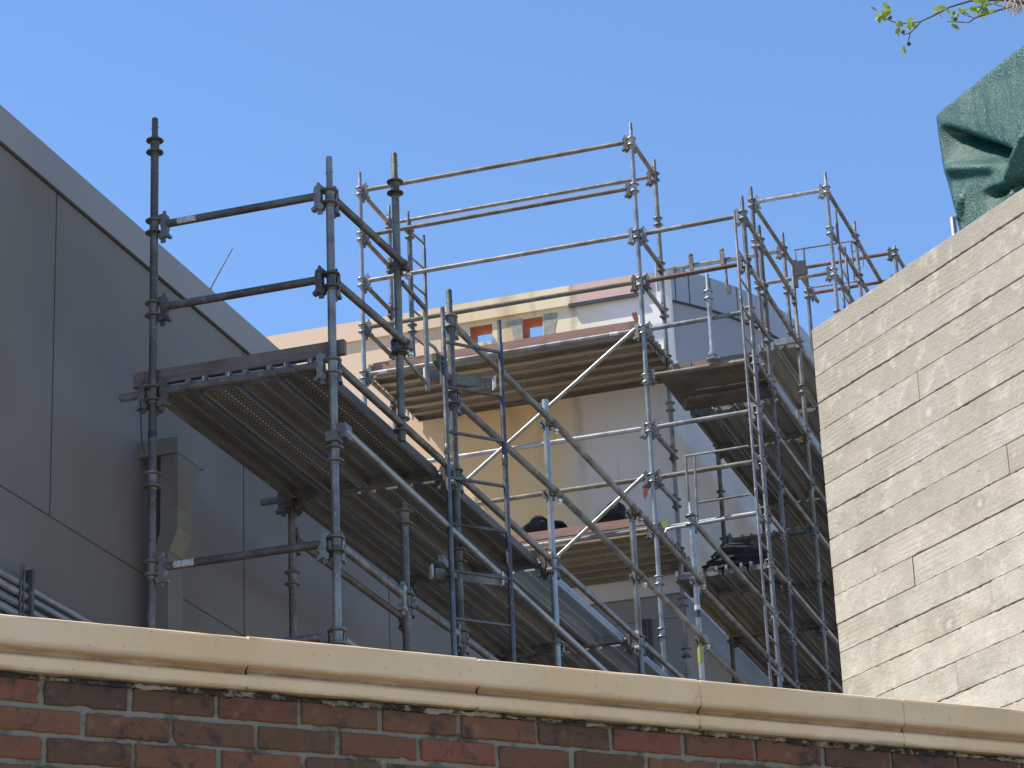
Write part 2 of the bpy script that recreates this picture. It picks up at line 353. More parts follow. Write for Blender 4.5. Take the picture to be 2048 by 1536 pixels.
S.view_settings.view_transform = 'Standard'; S.view_settings.look = 'None'; S.view_settings.exposure = 0.75; S.view_settings.gamma = 1
S.cycles.max_bounces = 8

# ------------------------------------------------------------------ ground
g = MB(); g.quad((-400, -300, 0), (400, -300, 0), (400, 500, 0), (-400, 500, 0))
tag(g.build('ground', GROUND, origin=(0, 0, 0), smooth=0), kind='structure')

# ------------------------------------------------------------------ grey building on the left
XW = -7.0; ZR = 8.93
gb = thing('grey_building', (-10, 18, 0), 'long grey rendered building in shade with flat coping, along the left edge', 'building')
b = MB(); b.box((-13.5, 17.92, 4.35), (13, 16.84, 8.7)); b.build('wall', GREY, gb, (0, 0, 0), 0)
b = MB(); b.box((-13.49, 17.92, 8.815), (13.03, 16.87, .222)); b.build('coping', FASCIA, gb, (0, 0, 0), 0)
b = MB(); b.box((-13.5, 17.92, 8.94), (12.4, 16.2, .02)); b.build('roof', ROOFM, gb, smooth=0)
b = MB(); b.box((-13.5, 11.75, 12.3), (9, 1.9, 6.8)); b.build('unseen_shade_block', GREY, gb, smooth=0)  # unseen block, added to keep the nearest posts in shade
y1 = on_x(112, 450, XW).y; y2 = on_x(487, 1040, XW).y
for ya, za, zb in ((y1, 6.66, 8.70), (y2, 4.6, 8.70), (2*y2-y1, 4.6, 8.7)):
    b = MB(); b.box((XW+.001, ya, (za+zb)/2), (.006, .0045, zb-za)); b.build('joint', SEAM, gb, smooth=0)
b = MB(); b.box((XW+.001, 17.9, 6.653), (.006, 16.8, .005)); b.build('joint', SEAM, gb, smooth=0)
b = MB(); b.box((XW+.006, 17.9, 8.701), (.02, 16.8, .011)); b.build('joint', SEAM, gb, smooth=0)
# bracketed pilaster under the walkway: column, sloping shoulder, upper block and arched haunch
XO = -6.745
cb = MB()
prof = [(-6.90, 0), (-6.805, 0), (-6.805, 6.76), (XO, 6.90), (XO, 7.40), (-6.86, 7.40), (-6.86, 6.90), (-6.90, 6.76)]
cb.prism(prof, (0, 14.41, 0), (1, 0, 0), (0, 0, 1), (0, .215, 0)); pil = cb.build('pilaster', OLIVE, gb, smooth=0)
cb = MB(); cb.quad((XO+.003, 14.41, 6.902), (XO+.003, 14.625, 6.902), (-6.801, 14.625, 6.76), (-6.801, 14.41, 6.76)); cb.build('shoulder_face', flat('ground_lit_olive', (.23, .212, .16), .8), pil, smooth=0)  # paler olive paints light from the ground onto the sloping face
cb = MB(); cb.prism([(14.405, 7.39), (14.80, 7.40), (14.78, 7.40), (14.74, 7.385), (14.68, 7.31), (14.64, 7.22), (14.627, 7.05), (14.405, 7.05)],
         (XO+.003, 0, 0), (0, 1, 0), (0, 0, 1), (-.03, 0, 0)); cb.build('arched_plate', OLIVE, gb, smooth=0)
cb = MB(); cb.prism([(14.39, 7.385), (14.72, 7.387), (14.78, 7.42), (14.80, 7.488), (14.39, 7.488)], (XO+.008, 0, 0), (0, 1, 0), (0, 0, 1), (-.28, 0, 0)); cb.build('capital', OLIVE, gb, smooth=0)
cb = MB(); cb.box((-6.93, 14.52, 6.95), (.06, .02, .52)); cb.build('gap_shade_plate', SEAM, gb, smooth=0)  # dark plate stands in for the shade in the gap behind the pilaster
# ribbed pipes clipped along the wall
pb = thing('pipe_bank', (-6.94, 12.6, 5.7), 'bank of stacked grey ribbed pipes strapped along the shaded grey wall', 'pipes')
for k, (z, r) in enumerate(((6.118, .026), (6.06, .026), (5.995, .027), (5.935, .027), (5.87, .027))):
    p = MB(); pts = []
    yy = 12.0; n = 0
    while yy < 12.885: pts.append(((-6.94, yy, z), r*(1.0 if n % 2 else .86))); yy += .022; n += 1
    p.path([q[0] for q in pts], [q[1] for q in pts], 10); pp = p.build('ribbed_pipe', PIPEM, pb)
    p = MB(); p.tube((-6.95, 12.89, z+.004), (-6.95, 16.2, z+.004), .019); p.build('smooth_pipe', PIPEM, pb)
for y_, d in ((12.88, 0), (12.76, .04), (12.80, .055)):
    p = MB(); p.tube((-6.905-d*.2, y_, 5.6), (-6.905-d*.2, y_, 6.17+d), .006, 8); p.build('hanger_rod', G_DARK, pb)
p = MB(); p.box((-6.93, 12.87, 5.95), (.07, .03, .52)); p.build('clip_rail', HEADM, pb)
a0 = on_x(421, 576, -7.25); a1 = on_x(465, 497, -7.25)
a = MB(); a.tube(a0, a1, .006, 8, .004); a.tube(a0-(a1-a0)*.25, a0, .012, 8)
a.build('roof_rod', G_MID)
tag(bpy.data.objects['roof_rod'], 'thin leaning metal rod standing on the grey roof edge', 'rod')

# ------------------------------------------------------------------ cream building at the back with pierced parapet
YF = 26.35; XC = -6.57
cbd = thing('cream_building', (-12, 30, 0), 'cream to white patch-painted building behind the far scaffold with two square holes', 'building')
ZB = 12.5
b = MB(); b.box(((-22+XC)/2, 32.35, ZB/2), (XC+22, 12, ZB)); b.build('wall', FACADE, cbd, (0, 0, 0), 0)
holes = [(-8.797, -8.538, 12.915, 13.115), (-8.186, -7.952, 12.875, 13.105)]
xs = sorted([-22, XC]+[h for q in holes for h in q[:2]]); zs = sorted([ZB, 13.17]+[h for q in holes for h in q[2:]])
b = MB(); T = .27
def inhole(x, z): return any(h[0]-1e-6 < x < h[1]+1e-6 and h[2]-1e-6 < z < h[3]+1e-6 for h in holes)
for i in range(len(xs)-1):
    for j in range(len(zs)-1):
        if inhole((xs[i]+xs[i+1])/2, (zs[j]+zs[j+1])/2): continue
        for yy in (YF, YF+T): b.quad((xs[i], yy, zs[j]), (xs[i+1], yy, zs[j]), (xs[i+1], yy, zs[j+1]), (xs[i], yy, zs[j+1]))
b.quad((XC, YF, ZB), (XC, YF+T, ZB), (XC, YF+T, 13.17), (XC, YF, 13.17))
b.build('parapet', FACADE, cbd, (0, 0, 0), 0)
for h in holes:
    o = MB(); e = .001; x0, x1, z0, z1 = h[0]-e, h[1]+e, h[2]-e, h[3]+e
    o.quad((x0, YF+.002, z0), (x0, YF+T-.002, z0), (x0, YF+T-.002, z1), (x0, YF+.002, z1)); o.quad((x1, YF+.002, z0), (x1, YF+T-.002, z0), (x1, YF+T-.002, z1), (x1, YF+.002, z1))
    o.quad((x0, YF+.002, z1), (x1, YF+.002, z1), (x1, YF+T-.002, z1), (x0, YF+T-.002, z1)); o.quad((x0, YF+.002, z0), (x1, YF+.002, z0), (x1, YF+T-.002, z0), (x0, YF+T-.002, z0))
    o.build('brick_reveal', BRICKHOLE, cbd, smooth=0)
b = MB(); b.box(((-22+XC-.17)/2, YF+T/2-.012, 13.285), (XC-.17+22, T+.05, .23)); b.build('coping', FACADE, cbd, (0, 0, 0), 0)
b = MB(); b.box((-7.235, YF-.045, 13.158), (.80, .02, .042)); b.build('gap_shadow_strip', NAVY, cbd, smooth=0)  # dark strip painted in for the shadow gap below the top band
def patch(poly): 
    o = MB(); o.prism([(x+rnd.uniform(-.008, .008), z+rnd.uniform(-.006, .006)) for x, z in poly], (0, YF-.004, 0), (1, 0, 0), (0, 0, 1), (0, .003, 0)); o.build('render_patch', STUCCO, cbd, smooth=0)
patch([(-8.37, 13.105), (-8.30, 13.115), (-8.19, 13.125), (-8.189, 12.80), (-8.29, 12.80), (-8.295, 12.95), (-8.32, 13.04), (-8.37, 13.06)])
patch([(-7.949, 13.12), (-7.85, 13.125), (-7.77, 13.125), (-7.79, 13.04), (-7.81, 12.95), (-7.815, 12.80), (-7.949, 12.80)])
for zl, d in ((9.757, .03), (9.51, .022)):
    b = MB(); b.box(((-22+XC)/2, YF-d/2+.001, zl), (XC+22, d, .025)); b.build('string_course', FACADE, cbd, (0, 0, 0), 0)
for px in (1289, 1300):
    q = on_y(px, 1265, YF-.06); b = MB(); b.tube((q.x, YF-.06, 4), (q.x, YF-.06, 9.50), .022); b.build('downpipe', SEAM, cbd)
dt = thing('round_tower', (-11.4, 34.4, 0), 'blue-grey panelled round tower rising behind the right end of the cream parapet', 'tower')
CX, CY, RR, ZT = -11.42, 34.4, 4.88, 15.63
ZJ = on_y(1410, 595, 31.35).z; q = on_z(1306, 557, ZT); AD = math.degrees(math.atan2(q.y-CY, q.x-CX))
def arc_wall(m, prof, a0, a1, n=72):
    b0 = len(m.v); L = len(prof)
    for k in range(n+1):
        a = math.radians(a0+(a1-a0)*k/n)
        for r, z in prof: m.v.append(V((CX+r*math.cos(a), CY+r*math.sin(a), z)))
    for k in range(n):
        for j in range(L-1): m.face([b0+k*L+j, b0+k*L+j+1, b0+(k+1)*L+j+1, b0+(k+1)*L+j])
b = MB(); arc_wall(b, [(RR-.35, ZT-.03), (RR-.35, ZT), (RR, ZT), (RR, ZJ)], AD, 80); arc_wall(b, [(RR-.35, ZT-.03), (.3, ZT-.03)], AD, 80); b.build('upper_band', DRUM, dt)
b = MB(); arc_wall(b, [(RR-.03, ZJ+.02), (RR-.03, 12.4)], AD, 80)
p = V((CX+(RR-.004)*math.cos(math.radians(AD)), CY+(RR-.004)*math.sin(math.radians(AD)), 12.4)); b.quad(p, p+V((-1.5, 0, 0)), p+V((-1.5, 0, ZT-12.43)), p+V((0, 0, ZT-12.43))); b.build('wall', DRUM2, dt)
for px, py in ((1353, 575), (1398, 572), (1452, 580), (1508, 600), (1562, 634)):
    q = on_z(px, py, 15.35); an = math.atan2(q.y-CY, q.x-CX); e = V((-math.sin(an), math.cos(an), 0)); nn = V((math.cos(an), math.sin(an), 0))
    b = MB(); b.box(V((CX, CY, (ZT+ZJ)/2))+nn*(RR+.001), (.012, .006, ZT-ZJ-.01), (e, nn, V((0, 0, 1)))); b.build('panel_joint', CHAR, dt, smooth=0)
b = MB(); arc_wall(b, [(RR+.004, ZJ+.004), (RR+.004, ZJ-.016), (RR-.04, ZJ-.016)], AD, 80); b.build('shadow_gap', CHAR, dt)
q = on_z(1356, 640, 14.6); an = math.atan2(q.y-CY, q.x-CX); nn = V((math.cos(an), math.sin(an), 0)); e = V((-math.sin(an), math.cos(an), 0))
b = MB(); b.box(V((CX, CY, ZJ-.45))+nn*(RR+.03), (.16, .12, .26), (e, nn, V((0, 0, 1)))); b.build('junction_box', DRUM, dt, smooth=0)
b = MB(); b.tube(V((CX, CY, ZJ-.3))+nn*(RR+.02)+e*.1, V((CX, CY, ZT-.02))+nn*(RR+.02)+e*.1, .018, 8); b.build('conduit', DRUM, dt)

# ------------------------------------------------------------------ brick garden wall in front
s2 = math.sqrt(.5); CU = V((s2, s2, 0)); DU = V((-s2, s2, 0))       # along the brick wall / away from the camera
bw = thing('brick_wall', CU*3+DU*6.1, 'old red brick wall with pale cast stone coping across the foreground', 'wall')
def brick_wall():
    m = MB(); cols = []; d0 = 5.992; u0, u1 = -2.2, 11.4
    z = 3.312; row = 0; 
    while z > .3:
        off = 1.8397 - 30*.2165 + (.108 if row % 2 else 0) + rnd.uniform(-.012, .012); u = off
        while u < u1:
            if u > u0:
                L = .2165-.0105+rnd.uniform(-.004, .003); h = .0575+rnd.uniform(-.002, .002); pr = rnd.uniform(-.003, .003)
                zt = z-.001+rnd.uniform(-.0015, .0015)
                tone = rnd.random()
                base = (.178, .074, .033) if tone < .5 else (.145, .067, .031) if tone < .78 else (.112, .062, .033) if tone < .93 else (.215, .072, .036)
                f = rnd.uniform(.7, 1.1); c = [q*f for q in base]
                nb = len(m.f); e = .005
                # worn brick: wavering outline, front face set in from the arris
                a, bq = u+.005, u+.005+L; zb = zt-h; out = []
                for (xa, za), (xb, zb_), nn in (((a, zb), (bq, zb), 12), ((bq, zb), (bq, zt), 4), ((bq, zt), (a, zt), 12), ((a, zt), (a, zb), 4)):
                    for i in range(nn): out.append((xa+(xb-xa)*i/nn, za+(zb_-za)*i/nn))
                cx, cz = (a+bq)/2, (zb+zt)/2; chip = [rnd.gauss(0, .0009)+(abs(rnd.gauss(0, .004)) if rnd.random() < .05 else 0) for _ in out]
                rim = [(x+(cx-x)*0+(.001+c_)*(1 if x < cx else -1)*(abs(x-cx) > L*.49), z_+(.001+c_)*(1 if z_ < cz else -1)*(abs(z_-cz) > h*.45)) for (x, z_), c_ in zip(out, chip)]
                ins = [(x+(cx-x)*.022, z_+(cz-z_)*.09) for x, z_ in rim]
                P = lambda uu, zz, dd: CU*uu+DU*dd+V((0, 0, zz)); K = len(out)
                vs = [P(x, y, d0+.05) for x, y in rim]+[P(x, y, d0+pr+.0035) for x, y in rim]+[P(x, y, d0+pr+rnd.uniform(-.0006, .0006)) for x, y in ins]+[P(cx, cz, d0+pr)]
                fs = [(2*K+i, 2*K+(i+1) % K, 3*K) for i in range(K)]+[(K+i, K+(i+1) % K, 2*K+(i+1) % K, 2*K+i) for i in range(K)]+[(i, (i+1) % K, K+(i+1) % K, K+i) for i in range(K)]
                m.add(vs, fs); cols += [c]*(len(m.f)-nb)
            u += .2165
        z -= .0680; row += 1
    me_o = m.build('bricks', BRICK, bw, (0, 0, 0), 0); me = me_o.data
    at_ = me.color_attributes.new('Col', 'FLOAT_COLOR', 'CORNER')
    for p in me.polygons:
        for li in p.loop_indices: at_.data[li].color = (*cols[p.index], 1)
    q = MB(); NU, NZ = 330, 12
    q.box(CU*4.6+DU*6.15+V((0, 0, 1.66)), (13.6, .30, 3.32), (CU, DU, V((0, 0, 1))))
    q.build('mortar', MORTAR, bw, (0, 0, 0), 0)
brick_wall()
# bed mortar squeezed out under the coping
k_ = Mat('mossy_bed_joint'); _n = k_.noise(11, 5, .7); MOSS = k_.done(k_.mix(k_.ramp(_n, [(.44, 0.0), (.54, 1.0)]), (.26, .24, .19), (.022, .022, .018)), .95, 0, k_.bump(k_.noise(60, 4), .8, .008))
for q_ in range(2):
    m = MB(); pts = []; dens = 0
    for i in range(1250):
        u = -2 + i*.0107; pts.append(CU*u+DU*(5.987+rnd.uniform(-.004, .004))+V((0, 0, 3.3165-.004*q_+rnd.uniform(-.0025, .0025))))
    rs = []; cur = .003
    for _ in pts: cur += rnd.uniform(-.0016, .0016); cur = min(max(cur, .0015), .007); rs.append(cur)
    m.path(pts, rs, 6); m.build('mossy_bed_joint', MOSS, bw, (0, 0, 0))
js = [.44, 1.075, 1.70, 2.341, 2.963, 3.608, 4.25, 4.89, 5.53, 6.17, 6.81, 7.45, 8.09, 8.73, 9.37, 10.01, 10.65, 11.29]; js = [js[0]-.64*3, js[0]-.64*2, js[0]-.64]+js
for i in range(len(js)-1):
    ua, ub = js[i]+.003, js[i+1]-.003; dz = {6: .003, 7: 0, 8: -.0015, 9: .001, 10: 0}.get(i, rnd.uniform(-.002, .002)); dd = rnd.uniform(-.002, .002)
    prof = [(6.30, 3.325), (5.968, 3.322), (5.966, 3.327), (5.966, 3.3575), (5.967, 3.3595), (5.972, 3.3610), (5.9735, 3.3650), (5.970, 3.3705), (5.960, 3.3755), (5.955, 3.3785), (5.955, 3.4425), (5.957, 3.4485), (5.962, 3.4520), (5.972, 3.4535), (6.30, 3.462)]
    m = MB(); n = 14; base = 0
    for k in range(n+1):
        u = ua+(ub-ua)*k/n
        for d, z in prof: m.v.append(CU*u+DU*(d+dd+rnd.uniform(-.0006, .0006))+V((0, 0, z+dz+rnd.uniform(-.0005, .0005))))
    L = len(prof)
    for k in range(n):
        for j in range(L): m.face([k*L+j, k*L+(j+1) % L, (k+1)*L+(j+1) % L, (k+1)*L+j])
    m.face(list(range(L))); m.face([n*L+j for j in range(L)][::-1])
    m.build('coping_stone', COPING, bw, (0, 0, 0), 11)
m = MB()
for u in js[1:-1]:
    m.box(CU*u+DU*(5.9562+.17)+V((0, 0, 3.4125)), (.008, .34, .066), (CU, DU, V((0, 0, 1)))); m.box(CU*u+DU*(5.9668+.17)+V((0, 0, 3.343)), (.008, .34, .03), (CU, DU, V((0, 0, 1))))
m.build('coping_joint_mortar', COPING, bw, (0, 0, 0), 0)

# ------------------------------------------------------------------ board-marked concrete wall on the right
DC = 7.0; W_L = 10.272
cw = thing('concrete_wall', CU*7.2+DU*8, 'sunlit board-marked concrete wall on the right with raked board lines', 'wall')
def conc_wall():
    m = MB(); cols = []; offs = []; zt = 6.632; pitch = .1390; z = zt; P = lambda wv, zz, dd: DU*wv+CU*dd+V((0, 0, zz))
    lvl = [zt, zt-.118]; 
    while lvl[-1] > 0: lvl.append(lvl[-1]-pitch)
    def edge(z0, amp):
        ph = [rnd.uniform(0, 9) for _ in range(4)]
        return lambda wv: z0 + amp*(math.sin(wv*2.3+ph[0])*.6+math.sin(wv*7+ph[1])*.3) 
    vis_end = 6.36
    for r in range(len(lvl)-1):
        a0, a1 = lvl[r+1], lvl[r]; wv = W_L - (.0)
        first = rnd.uniform(.35, 1.5)
        while wv > vis_end:
            L = first if wv == W_L else rnd.uniform(.9, 2.2); we = max(wv-L, vis_end)
            pr = rnd.uniform(-.003, .003); tone = rnd.uniform(.9, 1.08); warm = rnd.uniform(-.012, .018); of = [rnd.random() for _ in range(3)]
            nseg = max(2, int((wv-we)/.022)); nb = len(m.f); base = len(m.v)
            fs_ = [[rnd.uniform(0, 40) for _ in range(3)] for _ in range(2)]; st_ = [rnd.uniform(-1.1, .9) for _ in range(2)]
            def gap_(q, t):
                n_ = math.sin(t*2.1+fs_[q][0])+.7*math.sin(t*6.3+fs_[q][1])+.6*math.sin(t*17+fs_[q][2])
                return max(.0001, .0014*(n_*.9+st_[q])+max(0, rnd.gauss(0, .0017)))
            for k in range(nseg+1):
                t = wv+(we-wv)*k/nseg
                gt = gap_(0, t); gbt = gap_(1, t)
                if r == 0: gt = .001+.004*abs(math.sin(t*1.7+fs_[0][0]))+rnd.uniform(0, .0015)
                for zz, dd in ((a1-gt, DC+.03), (a1-gt-.0002, DC+pr+.003), (a1-gt-.0022-rnd.uniform(0, .002), DC+pr), ((a0+a1)/2, DC+pr), (a0+gbt+.0022+rnd.uniform(0, .002), DC+pr), (a0+gbt+.0002, DC+pr+.003), (a0+gbt, DC+.03)):
                    m.v.append(P(t, zz, dd))
            for k in range(nseg):
                for j in range(6): m.face([base+k*7+j, base+k*7+j+1, base+(k+1)*7+j+1, base+(k+1)*7+j])
            c = (tone+warm, tone, tone-warm*1.3); cols += [c]*(len(m.f)-nb); offs += [of]*(len(m.f)-nb)
            wv = we
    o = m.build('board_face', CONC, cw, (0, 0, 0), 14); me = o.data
    A = me.color_attributes.new('Col', 'FLOAT_COLOR', 'CORNER'); B = me.color_attributes.new('Off', 'FLOAT_COLOR', 'CORNER')
    for p in me.polygons:
        for li in p.loop_indices: A.data[li].color = (*cols[p.index], 1); B.data[li].color = (*offs[p.index], 1)
conc_wall()
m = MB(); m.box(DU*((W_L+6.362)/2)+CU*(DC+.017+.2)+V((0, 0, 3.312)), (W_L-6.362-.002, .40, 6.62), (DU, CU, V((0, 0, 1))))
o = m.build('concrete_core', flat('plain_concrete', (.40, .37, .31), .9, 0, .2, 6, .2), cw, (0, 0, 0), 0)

# ------------------------------------------------------------------ green tarpaulin bundle behind the concrete wall top
def tarp():
    n_ = CU; d0 = 7.62
    def wz(px, py): q = on_plane(px, py, n_, d0); return q.dot(DU), q.z
    tl = wz(1858, 226); tr = wz(2048, 74); lb = wz(1905, 455); lm = wz(1872, 330)
    slope = (tr[1]-tl[1])/(tl[0]-tr[0])
    def left(z):
        if z > lm[1]: return tl[0]+(lm[0]-tl[0])*(tl[1]-z)/(tl[1]-lm[1])
        if z > lb[1]: return lm[0]+(lb[0]-lm[0])*(lm[1]-z)/(lm[1]-lb[1])
        return lb[0]-(lb[1]-z)*.12
    F1a, F1b = wz(1878, 252), wz(2015, 298); F2a, F2b = wz(2012, 390), wz(2060, 262); F3a, F3b = wz(1885, 340), wz(1985, 330)
    F4a, F4b = wz(1960, 385), wz(2048, 360); F5a, F5b = wz(1915, 450), wz(1925, 390)
    def seg(w, z, A, B):
        dx, dz = B[0]-A[0], B[1]-A[1]; L = math.hypot(dx, dz); t = ((w-A[0])*dx+(z-A[1])*dz)/L/L; nx, nz = dz/L, -dx/L
        q = (w-A[0])*nx+(z-A[1])*nz; q = q if nz > 0 else -q
        return t, q
    def lip(w, z, A, B, amp, wid, sharp=.006):
        t, q = seg(w, z, A, B)
        env = max(0, min(1, t*4, (1.12-t)*4)); env = env*env*(3-2*env)
        return -env*amp*(math.exp(q/wid) if q < 0 else math.exp(-q/sharp))
    def ridge(w, z, A, B, amp, wid):
        t, q = seg(w, z, A, B); env = max(0, min(1, (t+.15)*3, (1.2-t)*3)); return env*amp*math.exp(-(q/wid)**2)
    NW, NZ = 110, 190; WR = tr[0]-.85; zbot = 5.3
    m = MB(); idx = {}
    from mathutils import noise as ns
    for back in (0, 1):
        for i in range(NW+1):
            for j in range(NZ+1):
                s = i/NW; t = j/NZ
                wtop = tl[0]+(WR-tl[0])*s; zt = tl[1]+slope*(tl[0]-wtop)
                if wtop < tr[0]-.45: zt -= (tr[0]-.45-wtop)*1.2*slope
                z = zt+(zbot-zt)*t
                lw = left(min(z, tl[1])); wv = lw+(WR-lw)*s
                e = min((lw-wv), 9); top = zt-z
                curve = .05*(max(0, 1-e/.07)**2) + .06*(max(0, 1-top/.05)**2)
                h = lip(wv, z, F1a, F1b, .15, .075)+ridge(wv, z, F2a, F2b, .055, .03)+ridge(wv, z, F3a, F3b, .05, .035)+lip(wv, z, F4a, F4b, .09, .05)+ridge(wv, z, F5a, F5b, .03, .012)
                h += .012*ns.noise(V((wv*6, z*4, 1)))+.005*ns.noise(V((wv*22, z*9, 4)))
                h *= min(1, max(0, e/.10))*min(1, max(0, top/.05)) if not back else 1
                d = d0+curve-h if not back else d0+.75-curve*1.5
                if back and (i in (0, NW) or j == 0): d = d0+curve-h+.0005
                m.v.append(DU*wv+CU*d+V((0, 0, z)))
        b0 = back*(NW+1)*(NZ+1)
        for i in range(NW):
            for j in range(NZ):
                a = b0+i*(NZ+1)+j; m.face([a, a+1, a+NZ+2, a+NZ+1])
    o = m.build('green_tarpaulin', TARP, None, None, 80)
    tag(o, 'shiny dark green tarpaulin bundle with deep folds above the concrete wall', 'tarpaulin')
tarp()
q0 = on_plane(1906, 440, CU, 7.75)
m = MB(); m.box(q0+V((0, 0, -.235)), (.02, .02, .5), (DU, CU, V((0, 0, 1)))); m.build('white_post', WHITEP)
tag(bpy.data.objects['white_post'], 'short white post peeping out beside the green tarpaulin', 'post')

# ------------------------------------------------------------------ overhanging twig
TBASE = at(3300, 300, 10.2); TBASE.z = 0
tb = thing('tree', TBASE, 'tree whose thin leafy branch with dark berries reaches into the top right sky', 'tree')
D9 = 9.0
def P9(px, py, k=0): return at(px, py, D9+k)
rt = [(2330, -150, .1, .03), (2180, -60, .05, .016), (2048, 6, 0, .007), (2020, 0, 0, .006), (1975, -2, 0, .005)]
lt = [at(3300, -120, 10.2), at(2900, -260, 9.7), at(2560, -240, 9.3)]+[P9(x, y, k) for x, y, k, r in rt[:2]]
m = MB(); m.path([TBASE, TBASE+V((.02, .03, 2)), TBASE+V((-.05, 0, 4)), lt[0]+V((.1, 0, -.3)), lt[0]+V((.3, .2, 1.2)), lt[0]+V((.4, .3, 2.4))], [.19, .15, .13, .11, .08, .03], 14); m.build('trunk', BARK, tb)
m = MB(); m.path([lt[0]+V((.12, 0, -.5))]+lt, [.10, .075, .055, .042, .03, .016], 10); m.build('limb', BARK, tb)
m = MB(); m.path([P9(x, y, k) for x, y, k, r in rt[1:]], [r for *_, r in rt[1:]], 8)
for line, r in (([(1990, 0), (1940, 2), (1900, 14), (1870, 30), (1842, 43), (1815, 47), (1790, 45), (1770, 37)], .0036), ([(1843, 42), (1832, 55), (1820, 66), (1806, 70)], .0024), ([(1821, 64), (1816, 86)], .002),
                ([(2040, 8), (2014, 16), (1980, 25), (1950, 36), (1938, 45), (1918, 44), (1895, 43)], .0034), ([(1950, 36), (1930, 30), (1922, 26)], .002), ([(2010, 14), (1985, 8), (1962, 14)], .0026), ([(2048, 4), (2030, -6), (2005, -4)], .004)):
    L = len(line); m.path([P9(x, y, .05*math.sin(i*1.3)) for i, (x, y) in enumerate(line)], [r*(1-.6*i/L) for i in range(L)], 6)
m.build('twigs', BARK, tb)
def leaf(m, c, d, L, wd):
    d = d.normalized(); s_ = d.cross(V((rnd.uniform(-1, 1), rnd.uniform(-1, 1), rnd.uniform(-.5, 1)))).normalized(); n = s_.cross(d)
    pts = [(0, 0, 0), (.25, .7, .06), (.55, 1, .1), (.8, .7, .05), (1, 0, -.05), (.8, -.7, .05), (.55, -1, .1), (.25, -.7, .06)]
    mid = [(.3, 0, -.03), (.6, 0, -.02)]
    vs = [c+d*(x*L)+s_*(y*wd)+n*(z*wd) for x, y, z in pts+mid]
    m.add(vs, [(0, 8, 1), (1, 8, 9, 2), (2, 9, 3), (3, 9, 4), (4, 9, 5), (5, 9, 6), (6, 9, 8, 7), (7, 8, 0)])
m = MB(); cl = [(1762, 28, 9, 16), (1778, 22, 5, 12), (1795, 40, 4, 9), (1816, 44, 5, 12), (1822, 52, 3, 8), (1800, 60, 5, 10), (1807, 92, 3, 9), (1880, 22, 7, 13), (1903, 30, 5, 12), (1908, 48, 4, 9), (1925, 24, 6, 11), (1938, 16, 3, 8), (1960, 8, 8, 15), (1972, 4, 8, 14), (1968, 22, 6, 12), (1978, 26, 4, 9), (2000, 2, 5, 10), (1955, 26, 3, 9), (1768, 34, 5, 10), (2080, -30, 14, 24), (2150, -75, 30, 50), (2300, -180, 60, 90), (2500, -280, 160, 200), (2750, -330, 260, 300), (3100, -400, 420, 420), (3350, -520, 420, 450)]
for x, y, n, sp in cl:
    for _ in range(n):
        c = P9(x+rnd.gauss(0, sp*.22), y+rnd.gauss(0, sp*.2), rnd.uniform(-.03, .03)*(1 if sp < 60 else sp*.12)+max(0, (x-2400)*.0011)); d = RT*rnd.uniform(-1, 1)+UP*rnd.uniform(-.9, .9)+FW*rnd.uniform(-.5, .5)
        leaf(m, c, d, rnd.uniform(.020, .032), rnd.uniform(.0055, .0085))
m.build('leaves', LEAF, tb, smooth=0)
for x, y in ((1780, 35), (1818, 88), (1806, 64), (1911, 38), (1972, 20)):
    m = MB(); m.lathe([(.0001, -.007), (.005, -.005), (.0072, 0), (.005, .005), (.0001, .007)], P9(x, y), 10); m.build('berry', BERRY, tb)
m = MB()
for _ in range(70):
    c = P9(rnd.uniform(2008, 2046), rnd.uniform(-4, 14), rnd.uniform(-.03, .03)); m.tube(c, c+V((rnd.uniform(-.012, .012), rnd.uniform(-.012, .012), rnd.uniform(-.04, -.008))), .0012, 4)
m.build('hanging_lichen', LICHEN, tb)

# ------------------------------------------------------------------ scaffold kit
H = .5334; R_ = .0242
_cache = {}
COLLAR = [(.0245, -.062), (.0275, -.06), (.0275, -.047), (.052, -.043), (.0535, -.039), (.052, -.035), (.030, -.030), (.0275, -.022), (.0275, .022), (.030, .030), (.052, .035), (.0535, .039), (.052, .043), (.0275, .047), (.0275, .058), (.0245, .06)]
def collar_mesh(mat):
    if ('c', mat.name) not in _cache:
        m = MB(); m.lathe(COLLAR, (0, 0, 0), 22); _cache['c', mat.name] = m.mesh('rosette', mat)
    return _cache['c', mat.name]
def head_mesh(mat):
    if ('h', mat.name) not in _cache:
        m = MB(); poly = [(.026, .052), (.040, .070), (.075, .072), (.088, .060), (.092, .030), (.092, -.02), (.086, -.045), (.092, -.062), (.108, -.072), (.106, -.088), (.088, -.086), (.070, -.074), (.048, -.090), (.034, -.085), (.030, -.058), (.044, -.050), (.052, -.03), (.046, -.012), (.046, .022), (.052, .032), (.040, .044)]
        m.prism(poly, (0, -.019, 0), (1, 0, 0), (0, 0, 1), (0, .038, 0)); m.box((.066, 0, .078), (.014, .022, .03)); m.box((.058, 0, -.095), (.03, .012, .03))
        m.lathe([(.001, .0), (.009, 0), (.009, .008), (.001, .008)], (.068, 0, .07), 8); _cache['h', mat.name] = m.mesh('coupler', mat)
    return _cache['h', mat.name]
